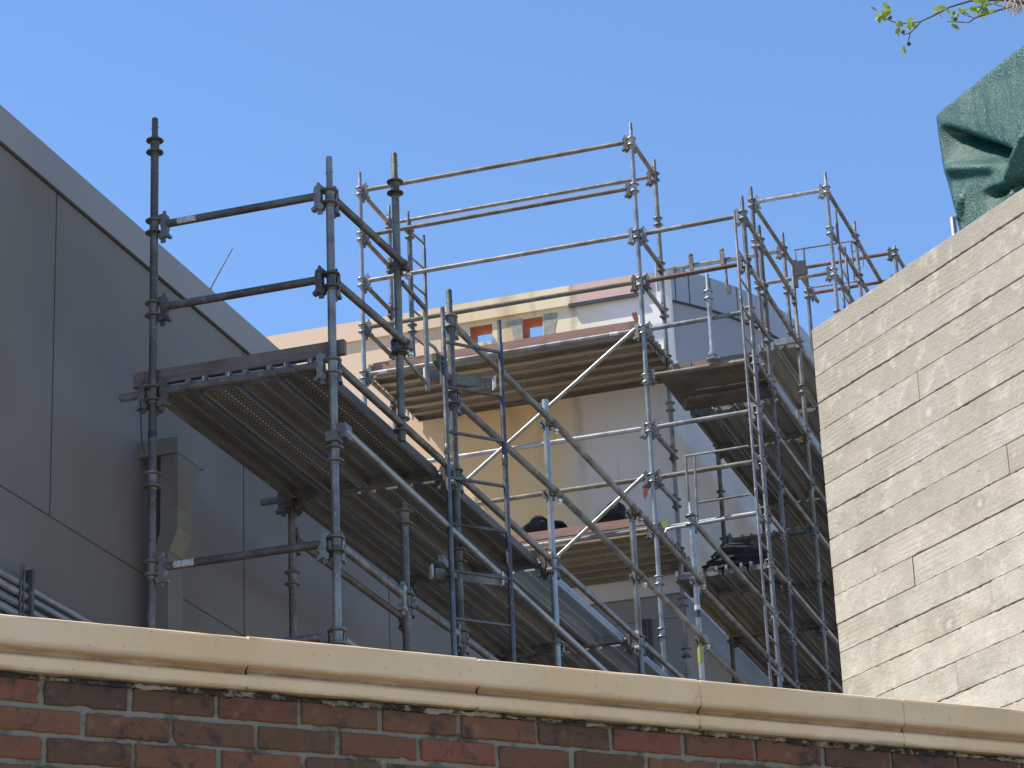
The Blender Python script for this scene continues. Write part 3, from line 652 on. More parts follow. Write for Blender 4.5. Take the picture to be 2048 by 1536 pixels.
def clamp_mesh():
    if 'k' not in _cache:
        m = MB(); m.tube((0, 0, -.03), (0, 0, .03), .031, 16); m.tube((-.028, .05, .0), (.028, .05, 0), .031, 16); m.box((0, .025, 0), (.045, .05, .05))
        m.box((.02, -.028, -.01), (.02, .03, .06)); m.tube((.03, -.03, .0), (.055, -.03, 0), .009, 8); m.tube((0, .03, -.028), (0, .03, -.06), .009, 8)
        m.cur = 1; m.lathe([(.001, .014), (.012, .012), (.021, .004), (.023, -.004), (.021, -.012), (.001, -.014)], (-.02, .062, -.055), 12); m.lathe([(.001, .006), (.016, .004), (.017, -.006), (.001, -.008)], (-.02, .062, -.078), 12)
        _cache['k'] = m.mesh('clamp', [HEADM, BOLT])
    return _cache['k']
def plank_mesh(L, mat, hooks=True):
    key = ('p', round(L, 3), mat.name, hooks)
    if key not in _cache:
        out = [(-.115, 0), (-.062, 0), (-.056, -.007), (-.044, -.007), (-.038, 0), (.038, 0), (.044, -.007), (.056, -.007), (.062, 0), (.115, 0), (.115, -.06), (.090, -.06), (.090, -.055), (.111, -.055), (.111, -.004),
               (.066, -.004), (.060, -.012), (.040, -.012), (.034, -.004), (-.034, -.004), (-.040, -.012), (-.060, -.012), (-.066, -.004), (-.111, -.004), (-.111, -.055), (-.090, -.055), (-.090, -.06), (-.115, -.06)]
        m = MB(); m.prism(out, (0, 0, 0), (1, 0, 0), (0, 0, 1), (0, L, 0))
        for e in (0, 1):
            y = L*e; s_ = -1 if e == 0 else 1
            m.box((0, y-s_*.004, -.03), (.219, .004, .05))
            if hooks:
                for x in (-.075, .075):
                    m.box((x, y+s_*.028, .012), (.028, .064, .012)); m.box((x, y+s_*.058, -.012), (.028, .01, .05)); m.box((x, y+s_*.002, -.01), (.034, .012, .07))
        _cache[key] = m.mesh('deck_plank', mat, smooth=0)
    return _cache[key]
_ph = {}
class Scaf:
    def __init__(s, loc, label, name='scaffold'): s.r = thing(name, loc, label, 'scaffold', 'scaffold bays around the two buildings')
    def post(s, x, y, z0, z1, nodes=(), mat=G_MID, spig=True):
        m = MB(); top = max(nodes)+.062 if (nodes and spig) else z1
        m.path([(x, y, z0), (x, y, top)], R_, 16)
        if spig and nodes:
            m.path([(x, y, top), (x, y, top+.012), (x, y, z1-.01), (x, y, z1)], [.022, .0192, .0192, .017], 14)
            m.tube((x-.024, y, (top+z1)/2), (x+.024, y, (top+z1)/2), .004, 6)
        o = m.build('standard', mat, s.r, (x, y, z0))
        for z in nodes: link('rosette', collar_mesh(mat), (x, y, z), o)
        return o
    def ledger(s, a, b_, mat=G_MID, heads=(1, 1), hm=None, dz=.008, gap=.082, r=R_, name='ledger', label=None):
        a, b_ = V(a), V(b_); d = (b_-a).normalized(); up = V((0, 0, dz)); m = MB()
        p0 = a+d*(gap if heads[0] else 0)+up; p1 = b_-d*(gap if heads[1] else 0)+up
        L = (p1-p0).length; n = max(2, int(L/.25)); pts = [p0+(p1-p0)*(i/n) for i in range(n+1)]
        m.path(pts, r, 16); o = m.build(name, mat, s.r, p0)
        if label: o['label'] = label
        an = math.atan2(d.y, d.x)
        hm = hm or HEADM
        if heads[0]: link('coupler', head_mesh(hm), a, o, an)
        if heads[1]: link('coupler', head_mesh(hm), b_, o, an+math.pi)
        return o
    def rail(s, a, b_, mat, clamps, off=V((0, 0, 0)), name='guard_rail'):
        a, b_ = V(a)+off, V(b_)+off; m = MB(); m.tube(a, b_, R_, 16); o = m.build(name, mat, s.r, a)
        for c in clamps: link('clamp', clamp_mesh(), V(c), o, -math.pi/2)
        return o
    def plank(s, x, y, z, L, mat, rot=0.0, hooks=True): return link('deck_plank', plank_mesh(L, mat, hooks), (x, y, z), s.r, rot)
    def jack(s, x, y, z, mat=G_BLUE):
        m = MB(); m.lathe([(.001, 0), (.075, 0), (.075, .008), (.02, .01), (.02, .05), (.045, .055), (.045, .085), (.028, .09), (.026, .2)], (x, y, z), 16); m.build('base_jack', mat, s.r, (x, y, z))
def zs_(z0, k0, k1): return [z0-H*k for k in range(k0, k1+1)]

# ------------------------------------------------------------------ walkway scaffold in front (beside the grey wall)
XR, XL = -5.31, -6.43
N = Scaf((-5.87, 17.5, 0), 'long walkway scaffold with grey steel deck running beside the shaded grey wall')
zL, zM = 8.967, 8.427
N.post(XL, 13.395, 0, on_x(306, 233, XL).z, zs_(zL, 0, 5), G_DARK)
N.post(XR, 13.41, 0, on_x(657.6, 314, XR).z, zs_(zM, 0, 5), G_MID)
N.post(XR, 14.525, 7.28, on_x(789, 308, XR).z, [8.978, 8.445-H*1.03, 7.385], G_GREEN)
N.post(XR, 14.525, 0, 6.886, [6.79, 6.27, 5.74], G_DARK)
N.post(XR, 15.50, 0, on_x(898, 580, XR).z, zs_(8.432, 0, 5), G_DARK)
N.post(XR, 17.556, 0, on_x(1090, 800, XR).z, [7.37, 6.83], G_BLUE, False)
N.post(XR, 19.78, 0, on_x(1262, 1005, XR).z, [7.37, 6.83], G_MID, False)
N.post(XR, 21.75, 0, on_x(1380, 1005, XR).z, [8.965, 7.37], G_BLUE)
N.post(XL, 15.47, 0, 7.50, [7.37, 6.83, 6.30], G_DARK)
N.post(XL, 17.56, 0, 7.50, [7.37, 6.83], G_DARK)
N.post(XL, 19.72, 0, 7.50, [7.37], G_DARK); N.post(XL, 21.75, 0, 7.5, [7.37], G_DARK)
for z, m_, hm in ((8.434, G_MID, HEADB), (7.90, G_DARK, HEADM), (7.367, G_DARK, HEADB), (6.297, G_DARK, HEADB), (5.76, G_MID, HEADB)):
    N.ledger((XL, 13.40, z), (XR, 13.40, z), m_, hm=hm)
for z in (7.367,):
    for y in (13.40, 15.47): N.ledger((XL-.21, y, z), (XL, y, z), G_DARK, (0, 1))
for y in (15.47, 17.54, 19.70, 21.75): N.ledger((XL, y, 7.367), (XR, y, 7.367), G_MID, name='transom')
N.ledger((XR, 13.41, 8.43), (XR+.05, 14.60, 8.435), G_GREEN, (1, 0)); N.ledger((XR, 13.41, 7.90), (XR+.05, 14.60, 7.905), G_GREEN, (1, 0))
for z in (8.435, 7.905): link('clamp', clamp_mesh(), (XR, 14.525, z), N.r, -math.pi/2)
N.ledger((XR, 13.41, 6.297), (XR, 14.525, 6.28), G_DARK, hm=HEADB); N.ledger((XR, 14.525, 6.28), (XR, 15.5, 6.30), G_DARK); N.ledger((XR, 15.5, 6.30), (XR, 17.556, 6.30), G_DARK)
N.ledger((XR, 13.41, 5.76), (XR, 15.5, 5.76), G_MID)
for a, b_ in ((13.41, 15.50), (15.50, 17.556), (17.556, 19.78), (19.78, 21.75), (21.75, 24.86)):
    N.ledger((XR, a, 7.37), (XR, b_, 7.37), G_GREEN if a < 15 else G_DARK if a < 17 else G_MID, dz=.02)
for a, b_ in ((13.395, 15.47), (15.47, 17.56), (17.56, 19.72), (19.72, 21.75)): N.ledger((XL, a, 7.37), (XL, b_, 7.37), G_OLD if a < 14 else G_DARK)
N.ledger((XL, 15.47, 7.10), (XL, 17.56, 7.10), G_OLD, hm=HEADM)
N.ledger((XR, 17.6, 6.83), (XR, 19.78, 6.83), G_OLD)
for z in (8.432, 7.899):
    N.ledger((XR, 15.50, z), (XR+.05, 17.62, z), G_GREEN, (1, 0), dz=.004); N.ledger((XR+.052, 17.50, z), (XR+.052, 19.86, z), G_OLD, (0, 0), dz=.004); N.ledger((XR+.05, 19.70, z), (XR+.05, 21.82, z-.02), G_OLD, (0, 0), dz=.004)
    for y in (17.556, 19.78, 21.75): link('clamp', clamp_mesh(), (XR, y, z), N.r, -math.pi/2)
for z in (8.965, 8.41, 7.88): N.ledger((XR, 21.75, z), (XR, 24.86, z), G_OLD, (1, 1))
N.ledger((XR+.055, 13.42, 6.96), (XR+.055, 20.4, 6.76), G_BLUE, (0, 0), name='brace'); 
m = MB(); m.box((XR+.045, 13.45, 6.965), (.06, .10, .085)); m.box((XR, 13.41, 6.93), (.075, .075, .06)); m.build('brace_clamp', HEADB, N.r)
xs4 = [XL+.125+.241*k for k in range(4)]; xs4 = [-6.285, -6.03, -5.775, -5.52]
bays = [(13.40, 15.47), (15.47, 17.54), (17.54, 19.70), (19.70, 21.75), (21.75, 24.80)]
for bi, (a, b_) in enumerate(bays):
    for k, x in enumerate(xs4):
        mt = PL_DOT if (bi == 0 and k in (1, 3)) or (bi == 1 and k == 2) else PL_BLUE if (bi >= 2 and k == 3) else PL_GREY
        N.plank(x, a+.055, 7.41, b_-a-.11, mt)
# swing gate between the green post and the ladder
gt = thing('swing_gate', (XR, 14.56, 7.8), 'small tube swing gate hinged on the dark green post beside the ladder', 'gate')
ga = [(XR, 14.60, 8.36), (XR, 15.0, 8.345)]; gb_ = [(XR, 14.60, 7.86), (XR, 15.0, 7.83)]
m = MB(); m.tube(*ga, .0155); m.build('rail', G_GREEN, gt); m = MB(); m.tube(*gb_, .012); m.build('rail', G_MID, gt)
m = MB(); m.tube((XR, 15.02, 7.78), (XR, 15.02, 8.37), .0155, 14); m.build('stile', G_MID, gt)
m = MB(); m.path([(XR, 15.03, 8.12), (XR+.03, 15.1, 8.10), (XR+.05, 15.14, 8.05), (XR+.05, 15.15, 7.93), (XR+.05, 15.15, 7.86)], .011, 8); m.build('latch_loop', G_BLUE, gt)

# ladders
def ladder(pl, pr, ztop_l, ztop_r, zbot, r, spacing, first, mat, label, sr=.012, rmat=None):
    pl, pr = V((*pl, 0)), V((*pr, 0)); L = thing('ladder', (pl+pr)/2+V((0, 0, zbot)), label, 'ladder', 'scaffold ladders')
    for p, zt in ((pl, ztop_l), (pr, ztop_r)):
        m = MB(); p = V((p.x, p.y, 0)); m.path([p+V((0, 0, zbot)), p+V((0, 0, zt-.16)), p+V((0, 0, zt-.15)), p+V((0, 0, zt))], [r, r, r*.82, r*.82], 12)
        z = zt-1.0
        while z > zbot+1: m.path([p+V((0, 0, z)), p+V((0, 0, z+.005)), p+V((0, 0, z+.06)), p+V((0, 0, z+.065))], [r, r*1.18, r*1.18, r], 12); z -= 2.0
        m.build('stile', mat, L)
    z = first
    while z > zbot+.05:
        m = MB(); m.path([pl+V((0, 0, z)), pr+V((0, 0, z))], sr, 10); m.build('rung', rmat or mat, L); z -= spacing
    return L
l0 = on_x(885, 615, -5.235); r_az = math.radians(40); Ld = V((math.sin(r_az), math.cos(r_az), 0))
lp = V((-5.235, l0.y, 0))
# right stile where the ray of its top meets the rung direction
def along(px, py, o, d):
    n = V((-d.y, d.x, 0)); return on_plane(px, py, n, o.dot(n))
rp = along(1005, 800, lp, Ld)
lad = ladder((lp.x, lp.y), (rp.x, rp.y), l0.z, along(995, 640, lp, Ld).z, 5.2, .0175, .305, along(886, 683, lp, Ld).z, steel('dark_ladder_steel', (.10, .10, .10), (.16, .162, .165), (.07, .066, .06), .4, .36, .6), 'tall dark ladder with thin rungs standing in front of the walkway posts', .011)
for px, py in ((905, 742), (925, 1145)):
    q = on_x(px, py, XR+.05); m = MB(); m.bar(lp+V((-.05, -.05, q.z)), V((XR-.02, 15.5, q.z)), .03, .05); m.bar(V((XR-.12, 15.40, q.z+.01)), V((XR+.20, 15.72, q.z+.01)), .008, .07); m.build('ladder_bracket', G_GREEN, lad)
    for c in (V((XR-.14, 15.38, q.z+.02)), V((XR+.21, 15.73, q.z+.02))):
        m = MB(); m.box(c, (.012, .05, .085), (V((.8, .6, 0)), V((-.6, .8, 0)), V((0, 0, 1)))); m.build('bracket_plate', WHITEP, lad)

m = MB(); m.path([on_y(281, 800, 13.38), on_y(282, 850, 13.38), on_y(284, 885, 13.38), on_y(289, 905, 13.38)], .004, 6); m.build('tie_wire', CHAR, N.r)
q = on_x(300, 862, XL); band0 = q.z
# toe board lying on the front deck end
def toe(a, b_, h, th, mat, label, grp='timber toe boards', n=6, tilt=0):
    a, b_ = V(a), V(b_); d = (b_-a).normalized(); s_ = V((-d.y, d.x, 0)); m = MB(); L = (b_-a).length
    for k in range(n+1):
        c = a+d*(L*k/n); j = [rnd.uniform(-.003, .003) for _ in range(4)]
        m.v += [c+V((0, 0, j[0]*.3)), c+s_*th+V((0, 0, j[1]*.3)), c+s_*th+V((0, 0, h+j[2])), c+V((0, 0, h+j[3]))]
    for k in range(n):
        for q in range(4): m.face([k*4+q, k*4+(q+1) % 4, (k+1)*4+(q+1) % 4, (k+1)*4+q])
    m.face([0, 1, 2, 3]); m.face([n*4+i for i in (3, 2, 1, 0)])
    return tag(m.build('toe_board', mat, None, a, 0), label, 'board', grp)
ta = on_y(268, 762, 13.47); tb_ = on_y(690, 704, 13.47)
toe((ta.x, 13.455, 7.452), (tb_.x, 13.455, 7.452), .088, .04, W_DARK, 'weathered grey-brown toe board across the front end of the walkway deck')
# stickers on the front ledgers
def sticker(a, d, L, r, name='paper_sticker', mat=TAGW, root=None):
    m = MB(); n = 10; a, d = V(a), V(d).normalized(); up = V((0, 0, 1)); s_ = d.cross(up).normalized(); up = s_.cross(d); b0 = 0
    for k in range(n+1):
        t = -.9+1.8*k/n
        for e in (0, 1): m.v.append(a+d*(L*e)+(s_*math.cos(t)+up*math.sin(t))*r)
    for k in range(n): m.face([k*2, k*2+1, k*2+3, k*2+2])
    m.build(name, mat, root)
for px, py, z, L in ((357, 437, 8.434, .12), (350, 1128, 6.297, .125)):
    x = on_y(px, py, 13.40).x; sticker((x, 13.40, z+.008), (1, 0, 0), L, R_+.0012, root=N.r)
def band(o, x, y, z0, z1, mat, name, r=R_+.0012):
    m = MB(); m.tube((x, y, z0), (x, y, z1), r, 16, cap=False); m.build(name, mat, o)
band(N.r, XL, 13.395, band0-.03, band0+.012, CHAR, 'black_tape')
zz = on_x(1395, 1230, XR).z
band(N.r, XR, 21.75, zz-.02, zz+.04, CHAR, 'black_label'); band(N.r, XR, 21.75, zz+.045, zz+.09, TAGW, 'paper_sticker'); band(N.r, XR, 21.75, zz-.42, zz-.26, TAGY, 'yellow_label')

# ------------------------------------------------------------------ far scaffold along the cream wall
YP, YQ = 24.83, 25.91; XP, XPL = -6.43, -9.48; zP = 14.238
F = Scaf((-8, 25.3, 0), 'tall scaffold tower with two brown plank decks against the cream wall')
F.post(XP, YP, 0, on_y(1261, 246, YP).z, [zP-H*k for k in range(0, 13)], G_BLUE)
F.post(XPL, YP, 0, on_y(716, 345, YP).z, zs_(zP, 0, 4), G_BLUE)
F.post(-9.55, YQ, 0, on_y(774, 412, YQ).z, zs_(zP+.08, 0, 4), G_MID)
F.post(-6.47, YQ, 0, on_y(1305, 320, YQ).z, [zP+.08-H*k for k in range(0, 13)], G_MID)
F.post(-8.97, 24.95, 12.16, on_y(808, 440, 24.95).z, [13.69, 12.6], G_MID); F.jack(-8.97, 24.95, 12.14, G_MID)
for k, m_, hm in ((0, G_OLD, HEADM), (1, G_OLD, HEADM), (2, G_MID, HEADB), (3, STAIN, HEADM), (4, G_MID, HEADB), (6, G_BLUE, HEADB), (7, G_OLD, HEADM), (8, G_MID, HEADM), (11, G_BLUE, HEADB)):
    F.ledger((XPL, YP, zP-H*k), (XP, YP, zP-H*k), m_, hm=hm)
F.ledger((-9.55, YQ, zP+.085), (-6.47, YQ, zP+.085), G_BLUE); F.ledger((-9.55, YQ, zP-8*H), (-6.47, YQ, zP-8*H), G_OLD)
for k in (0, 1, 2, 3, 4, 8): F.ledger((XPL, YP, zP-H*k), (-9.55, YQ, zP+.08-H*k), G_OLD)
for k in (0, 2, 3, 4, 6, 7, 8): F.ledger((XP, YP, zP-H*k), (-6.47, YQ, zP+.08-H*k), G_OLD if k < 3 else G_MID)
for (x0, z0, x1, z1) in ((XP-.07, 12.10, XPL+.05, 9.98), (XP-.07, 10.52, XPL+.05, 8.3)):
    F.ledger((x0, YP-.055, z0), (x1, YP-.055, z1), G_BLUE, (0, 0), r=.020, name='brace')
for zt, mats in ((12.150, (PL_BROWN, PL_BROWN, PL_BROWN, PL_BROWN, PL_BROWN)), (10.02, (PL_TAN, PL_BROWN, PL_TAN, PL_BROWN, PL_BROWN))):
    for k in range(6): F.plank(XPL+.06, 25.02+.24*k, zt, 2.95, mats[k % 5], -math.pi/2)
# decks run along x: planks rotated so their length points to +x
toe((-9.40, 24.885, 12.165), (-6.50, 24.885, 12.165), .085, .035, W_RED, 'reddish toe board along the upper plank deck below the two wall holes')
toe((-9.30, 24.885, 10.055), (-6.52, 24.885, 10.055), .085, .035, W_RED, 'reddish-grey toe board along the lower plank deck with black bundles')
toe((-9.43, 24.90, 12.165), (-9.43, 25.55, 12.165), .09, .03, W_TAN, 'tan toe board across the left end of the upper plank deck')
x = on_y(757, 736, YP).x; sticker((x, YP, zP-4*H+.008), (1, 0, 0), .10, R_+.0012, root=F.r); x = on_y(1220, 668, YP).x; sticker((x, YP, zP-4*H+.008), (1, 0, 0), .09, R_+.0012, root=F.r)
LADM = G_MID
q = on_y(816, 423, 25.02)
ladder((q.x, 25.02), (q.x+.03, 25.42), q.z, q.z-.12, 12.2, .019, .305, q.z-.22, LADM, 'slim ladder with slanting rungs at the left end of the upper deck', .012)
def lump(name, pts_px, Y, depth, mat, label, cat, seed):
    """soft bundle: outline given in the photo plane at distance Y, swollen to a rounded body"""
    r2 = random.Random(seed); P = [on_y(px, py, Y) for px, py in pts_px]; c = sum(P, V())/len(P); m = MB(); n = len(P); K = 7
    from mathutils import noise as ns
    for k in range(-K, K+1):
        t = k/K; sc = math.sqrt(max(0.0, 1-t*t))**.7 if abs(t) < 1 else .02
        for p in P:
            q = c+(p-c)*sc; q.z = min(p.z, q.z) if False else q.z
            w_ = V((q.x, Y+t*depth, q.z)); w_ += V((0, 1, 0))*.03*ns.noise(w_*9)+V((0, 0, 1))*.018*ns.noise(w_*14+V((3, 1, 2)))*(1 if p.z > c.z-.02 else 0)
            m.v.append(w_)
    for k in range(2*K):
        for i in range(n): m.face([k*n+i, k*n+(i+1) % n, (k+1)*n+(i+1) % n, (k+1)*n+i])
    m.face(list(range(n))); m.face([2*K*n+i for i in range(n)][::-1])
    return tag(m.build(name, mat, None, None, 60), label, cat, 'black bundles on the lower deck')
lump('fabric_bundle', [(1042, 1066), (1044, 1056), (1054, 1050), (1062, 1040), (1072, 1034), (1086, 1034), (1096, 1040), (1106, 1048), (1118, 1046), (1132, 1047), (1134, 1052), (1120, 1056), (1130, 1062), (1125, 1068)], 25.15, .14, BLACK, 'black crumpled fabric bundle, left one on the lower plank deck', 'bundle', 1)
lump('fabric_bundle', [(1188, 1048), (1196, 1036), (1212, 1022), (1224, 1010), (1236, 1003), (1248, 1010), (1254, 1024), (1256, 1042)], 25.12, .16, BLACK, 'tall black fabric heap behind the crossing brace on the lower deck', 'bundle', 2)
def hang_tag(px, py, Y, X, sz, mat, label, tilt):
    c = on_y(px, py, Y) if Y else on_x(px, py, X); m = MB(); a = V((math.cos(tilt), .3, math.sin(tilt))).normalized(); n = V((0, 1, 0)).cross(a).normalized(); f_ = a.cross(n)
    poly = [(-.5, -.42), (-.35, -.5), (.35, -.5), (.5, -.4), (.46, .2), (.2, .5), (-.2, .5), (-.48, .2)]
    m.prism([(u*sz[0], v*sz[1]) for u, v in poly], c, a, n, f_*.006); m.path([c+n*sz[1]*.42, c+n*sz[1]*.6+a*.01, c+n*sz[1]*.75], .003, 5)
    return tag(m.build('safety_tag', mat, None, None, 0), label, 'tag', 'tags hung on scaffold posts')
hang_tag(1271, 634, 24.74, None, (.055, .11), TAGO, 'orange tag standing up beside the blue-grey post above the upper deck', .25)
hang_tag(1291, 986, 24.74, None, (.045, .11), TAGO, 'red-orange tag dangling from the clamp below the middle rail', -.15)
hang_tag(1329, 1048, 24.75, None, (.06, .10), TAGY, 'yellow-green tag on the post beside the lower deck', .1)

# ------------------------------------------------------------------ right scaffold turning the corner
Rr = Scaf((-5.8, 27.5, 0), 'crowded tall scaffold on the right, turning away beside the dark deck undersides')
zR = 13.195; XI = -6.30
Rr.post(XR, 24.86, 0, on_y(1486, 392, 24.86).z, zs_(zR, 0, 9), G_MID)
Rr.post(XR, 25.60, 0, on_x(1523, 460, XR).z, zs_(zR, 0, 9), G_DARK)
Rr.post(XR, 27.23, 0, on_x(1576, 521, XR).z, zs_(zR, 1, 9), G_GREEN)
Rr.post(XR, 29.3, 0, 12.9, zs_(zR, 2, 8), G_DARK); Rr.post(XR, 31.4, 0, 12.9, zs_(zR, 2, 8), G_DARK)
Rr.post(XI, 27.23, 0, 12.0, zs_(zR, 3, 8), G_GREEN); Rr.post(XI, 29.3, 0, 12.5, zs_(zR, 3, 7), G_DARK)
Rr.post(-5.72, 24.80, 11.66, on_y(1415, 548, 24.80).z, [on_y(1421, 590, 24.8).z], G_BLUE); Rr.jack(-5.72, 24.80, 11.645, G_BLUE)
for z, m_, hm in ((13.172, G_MID, HEADB), (12.638, G_RUST, HEADM), (12.105, G_BLUE, HEADB), (11.038, G_BLUE, HEADB), (10.505, G_OLD, HEADM), (9.971, G_BLUE, HEADB), (11.60, G_OLD, HEADM)):
    Rr.ledger((XP, 24.85, z), (XR, 24.86, z+(0.022 if z != 11.6 else 0)), m_, hm=hm)
for k in range(0, 10):
    if k in (2,): pass
    Rr.ledger((XR, 24.86, zR-H*k), (XR, 25.60, zR-H*k), (G_DARK, G_MID, G_DARK, G_OLD, G_MID, G_OLD, G_MID, G_OLD, G_DARK, G_DARK)[k], name='ledger')
    if k not in (2, 6): Rr.ledger((XR, 25.60, zR-H*k), (XR, 27.23, zR-H*k), (G_OLD, G_OLD, G_DARK, G_DARK, G_MID, G_OLD, G_DARK, G_MID, G_OLD, G_OLD)[k])
    if k in (1, 3, 4, 5, 7, 8): Rr.ledger((XR, 27.23, zR-H*k), (XR, 29.3, zR-H*k), G_MID if k % 2 else G_OLD); Rr.ledger((XR, 29.3, zR-H*k), (XR, 31.4, zR-H*k), G_OLD)
for k in (3, 5, 7): 
    Rr.ledger((XI, 27.23, zR-H*k), (XR, 27.23, zR-H*k), G_DARK); Rr.ledger((XI, 29.3, zR-H*k), (XR, 29.3, zR-H*k), G_DARK); Rr.ledger((XI, 27.23, zR-H*k), (XI, 29.3, zR-H*k), G_DARK)
Rr.ledger((-6.3, 25.60, zR-7*H), (XR, 25.60, zR-7*H), G_MID); Rr.ledger((-6.3, 25.6, zR-3*H), (XR, 25.6, zR-3*H), G_DARK)
m = MB(); m.box((-5.84, 25.15, 11.625), (.98, .58, .02)); m.build('plywood_sheet', PLY, Rr.r, smooth=0)
m = MB(); m.box((-5.84, 25.73, 11.622), (.98, .54, .02)); m.build('plywood_sheet', PLY, Rr.r, smooth=0)
for k, x in enumerate([-6.18, -5.93, -5.68, -5.43]):
    Rr.plank(x, 26.05, 11.635, 1.13, PL_GREY); Rr.plank(x, 27.30, 11.635, 1.94, PL_GREY); Rr.plank(x, 29.36, 11.635, 1.95, PL_GREY)
    if k > 1: Rr.plank(x, 27.30, 12.72, 1.94, PL_GREY); Rr.plank(x, 29.36, 12.72, 1.95, PL_GREY)
    for z_ in (12.72, 11.635, 10.57, 9.50, 8.44): Rr.plank(x, 31.46, z_, 3.0, PL_GREY); Rr.plank(x, 34.5, z_, 3.0, PL_GREY)
    Rr.plank(x, 27.30, 10.57, 1.94, PL_GREY); Rr.plank(x, 29.36, 10.57, 1.95, PL_GREY); Rr.plank(x, 27.30, 8.44, 1.94, PL_GREY); Rr.plank(x, 29.36, 8.44, 1.95, PL_GREY)
    Rr.plank(x, 24.92, 9.50, .63, PL_GREY); Rr.plank(x, 25.66, 9.50, 1.51, PL_BROWN if k < 2 else PL_GREY); Rr.plank(x, 27.29, 9.50, 1.95, PL_GREY); Rr.plank(x, 29.36, 9.50, 1.95, PL_GREY)
    Rr.plank(x, 25.66, 7.90, 3.5, PL_GREY)
qa = on_x(1551, 664, XR+.04); qb = on_x(1616, 655, XR+.04)
m = MB(); m.box((-5.40, 27.19, 12.70), (.32, .05, .07)); m.build('channel', G_BLUE, Rr.r, smooth=0)
m = MB(); q = on_y(1601, 537, 27.2); m.box((q.x, q.y, q.z), (.125, .04, .17)); m.box((q.x-.06, q.y+.01, q.z-.05), (.03, .05, .32)); m.build('sign_box', CHAR, Rr.r, smooth=0)
for (x0, x1), y_, mt, lb in (((-6.17, -5.98), 24.93, W_DARK, 'short dark timber block at the left on the upper right deck edge'), ((-5.94, -5.70), 24.93, W_RED, 'brown timber block under the light base plate on the upper right deck edge'), ((-5.68, -5.36), 24.95, W_DARK, 'dark toe board at the right end of the upper right deck edge')):
    toe((x0, y_, 11.66), (x1, y_, 11.66), .07 if mt is not W_RED else .055, .12 if mt is W_RED else .04, mt, lb)
# inner swing gate at lower level
g2 = thing('swing_gate', (-5.7, 24.90, 10.0), 'thin grey tube gate frame between the posts above the dark coil', 'gate')
pt = lambda px, py: on_y(px, py, 24.72)
for a, b_, r in (((1368, 913), (1497, 892), .011), ((1393, 1006), (1500, 989), .011), ((1371, 913), (1378, 1010), .014), ((1389, 912), (1395, 1045), .014)):
    m = MB(); m.tube(pt(*a), pt(*b_), r, 10); m.build('bar' if a[1] != 913 or b_[0] > 1400 else 'stile', G_MID, g2)
m = MB(); m.path([pt(1331, 1066), pt(1334, 1059), pt(1345, 1056), pt(1400, 1047), pt(1450, 1038)], .018, 12); tag(m.build('curved_handrail', G_BLUE), 'pale blue-grey handrail with bent end over the dark coil', 'handrail')
# coil of netting on the lower right deck
m = MB(); from mathutils import noise as _ns
c0 = V((-5.70, 25.14, 9.50)); NU_, NV_ = 48, 20
for j in range(NV_+1):
    el = math.pi/2*j/NV_
    for i in range(NU_):
        a_ = 2*math.pi*i/NU_; base = V((.335*math.cos(a_)*math.cos(el), .26*math.sin(a_)*math.cos(el), .31*math.sin(el)))
        f_ = 1+.16*_ns.noise(base*6+V((5, 2, 1)))+.10*math.sin(base.z*95+3*_ns.noise(base*5))+.05*_ns.noise(base*24)
        m.v.append(c0+V((base.x*f_, base.y*f_, base.z*(.9+.1*f_))))
for j in range(NV_):
    for i in range(NU_): m.face([j*NU_+i, j*NU_+(i+1) % NU_, (j+1)*NU_+(i+1) % NU_, (j+1)*NU_+i])
for q_ in range(7):
    h_ = rnd.uniform(.03, .2); pts = []
    for i in range(40):
        t = i/40*5.5+q_; r_ = math.sqrt(max(.02, 1-(h_/.24)**2)); pts.append(c0+V((.30*r_*math.cos(t), .25*r_*math.sin(t), h_+.015*math.sin(3*t))))
    m.path(pts, .010, 6)
tag(m.build('netting_coil', NET), 'coiled heap of black netting on the lower right deck', 'netting')
# ladders on the right
q = on_x(1455, 400, XR+.05); q2 = on_x(1507, 788, XR+.05)
ladder((XR+.05, 24.22), (XR+.05, 24.60), q.z, q.z-.30, 7.2, .0145, .305, 12.55, G_MID, 'long pale ladder with rungs seen edge-on beside the front right posts', .011)
q = on_x(1672, 430, -5.12)
ladder((-5.12, q.y), (-5.12, q.y+.4), q.z+.06, q.z-.25, 12.75, .0165, .33, q.z-.35, G_MID, 'short ladder beside the rightmost roof tower posts against the sky', .011)

# ------------------------------------------------------------------ roof tower scaffold (upper right, against the sky)
T_ = Scaf((-5.6, 29.8, 12.6), 'upper scaffold tower standing against the sky at the top right')
zT = 15.30; XS, XT = -6.09, -5.18; Y1, Y2 = 29.07, 30.6
T_.post(XS, Y1, 12.73, on_y(1500, 374, Y1).z, zs_(zT, 0, 4), G_MID); T_.post(XT, Y1, 12.73, on_y(1649, 345, Y1).z, zs_(zT, 0, 4), G_BLUE)
T_.post(XS+.035, Y2, 12.73, on_y(1567, 465, Y2).z, zs_(zT, 0, 3), G_MID); T_.post(-5.145, Y2, 12.73, on_y(1711, 442, Y2).z, zs_(zT, 0, 3), G_MID)
T_.ledger((XS, Y1, zT), (XT, Y1, zT), G_BLUE, hm=HEADB); T_.ledger((XS, Y1, zT-2*H), (XT, Y1, zT-2*H), G_MID)
for k in (0, 2): T_.ledger((XS, Y1, zT-H*k), (XS+.035, Y2, zT-H*k), G_OLD)
for k in (0, 1, 2): T_.ledger((XT, Y1, zT-H*k), (-5.145, Y2, zT-H*k), G_OLD)
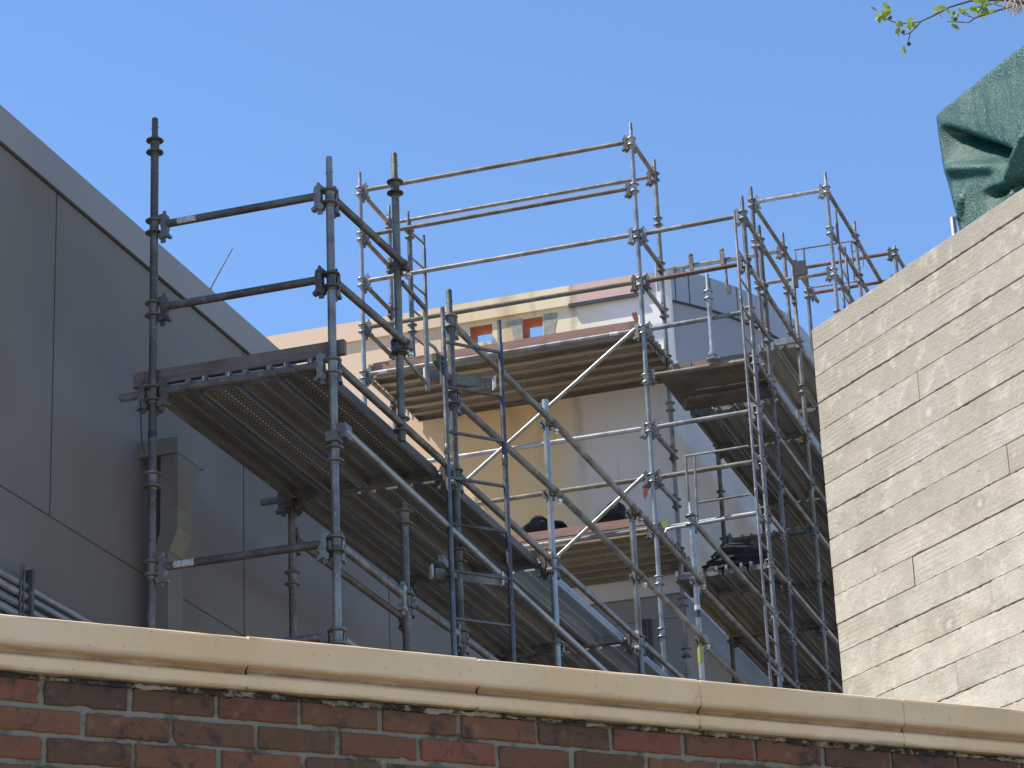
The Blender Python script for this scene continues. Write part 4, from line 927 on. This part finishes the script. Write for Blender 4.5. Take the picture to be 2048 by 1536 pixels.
T_.ledger((-5.145, Y2, zT), (-5.11, 32.8, zT), G_OLD, (1, 0)); T_.ledger((-5.145, Y2, zT-H), (-5.11, 32.4, zT-H), G_OLD, (1, 0)); T_.ledger((XS+.035, Y2, zT), (XS+.07, 32.4, zT), G_OLD, (1, 0))
qa = on_y(1340, 534, Y2)
T_.ledger((qa.x, Y2, zT), (XS+.035, Y2, zT), G_BLUE, (0, 1), r=.03, name='beam')
m = MB(); m.box((qa.x+.02, Y2, zT-.05), (.09, .12, .11)); m.box((qa.x+.16, Y2, zT-.05), (.03, .1, .11)); m.build('beam_end', G_MID, T_.r, smooth=0)
for px in (1383, 1446):
    x = on_y(px, 525, Y2-.03).x; m = MB(); m.box((x, Y2-.05, zT+.02), (.05, .05, .18)); m.lathe([(.018, -.01), (.03, -.01), (.03, .01), (.018, .01), (.018, -.01)], (x, Y2-.05, zT+.13), 12); m.build('beam_coupler', G_OLD, T_.r)
x = on_y(1453, 560, Y2-.05).x; m = MB(); m.tube((x, Y2-.05, zT-.42), (x, Y2-.05, zT), .018, 10); m.box((x+.02, Y2-.05, zT-.42), (.05, .04, .10)); m.build('drop_tube', G_DARK, T_.r)

# ------------------------------------------------------------------ farthest red-railed scaffold
E_ = Scaf((-5.4, 32, 12.6), 'farthest scaffold piece with dark red rails above the concrete wall corner')
q = on_y(1790, 506, 32); zE = q.z
E_.post(q.x, 32, 12.6, zE+.10, [zE], G_MID)
qa = on_y(1606, 537, 32); E_.ledger((qa.x, 32, zE), (q.x, 32, zE), G_RUST, (0, 1)); qb = on_y(1616, 589, 32); E_.ledger((qb.x, 32, zE-.375), (q.x, 32, zE-.375), G_RUST, (1, 1))
E_.post(qb.x, 32, 12.6, zE+.02, [zE-.375], G_MID, False); E_.ledger((q.x, 32, zE), (q.x+.03, 33.0, zE), G_OLD); E_.post(q.x+.03, 33.0, 12.6, zE+.18, [zE], G_DARK)
g3 = thing('swing_gate', (-5.6, 31.2, 14.8), 'thin rectangular tube gate against the sky between the upper right posts', 'gate')
pt = lambda px, py: on_y(px, py, 31.2)
for a, b_, r, nm in (((1588, 500), (1703, 482), .011, 'bar'), ((1612, 577), (1709, 563), .011, 'bar'), ((1702, 482), (1709, 565), .013, 'stile'), ((1607, 498), (1615, 580), .013, 'stile'), ((1590, 500), (1593, 522), .009, 'stile')):
    m = MB(); m.tube(pt(*a), pt(*b_), r, 10); m.build(nm, G_MID, g3)
m = MB(); m.path([pt(1706, 503), pt(1722, 501), pt(1725, 505), pt(1727, 532), pt(1722, 536)], .006, 8); m.build('hinge_pin', G_DARK, g3)
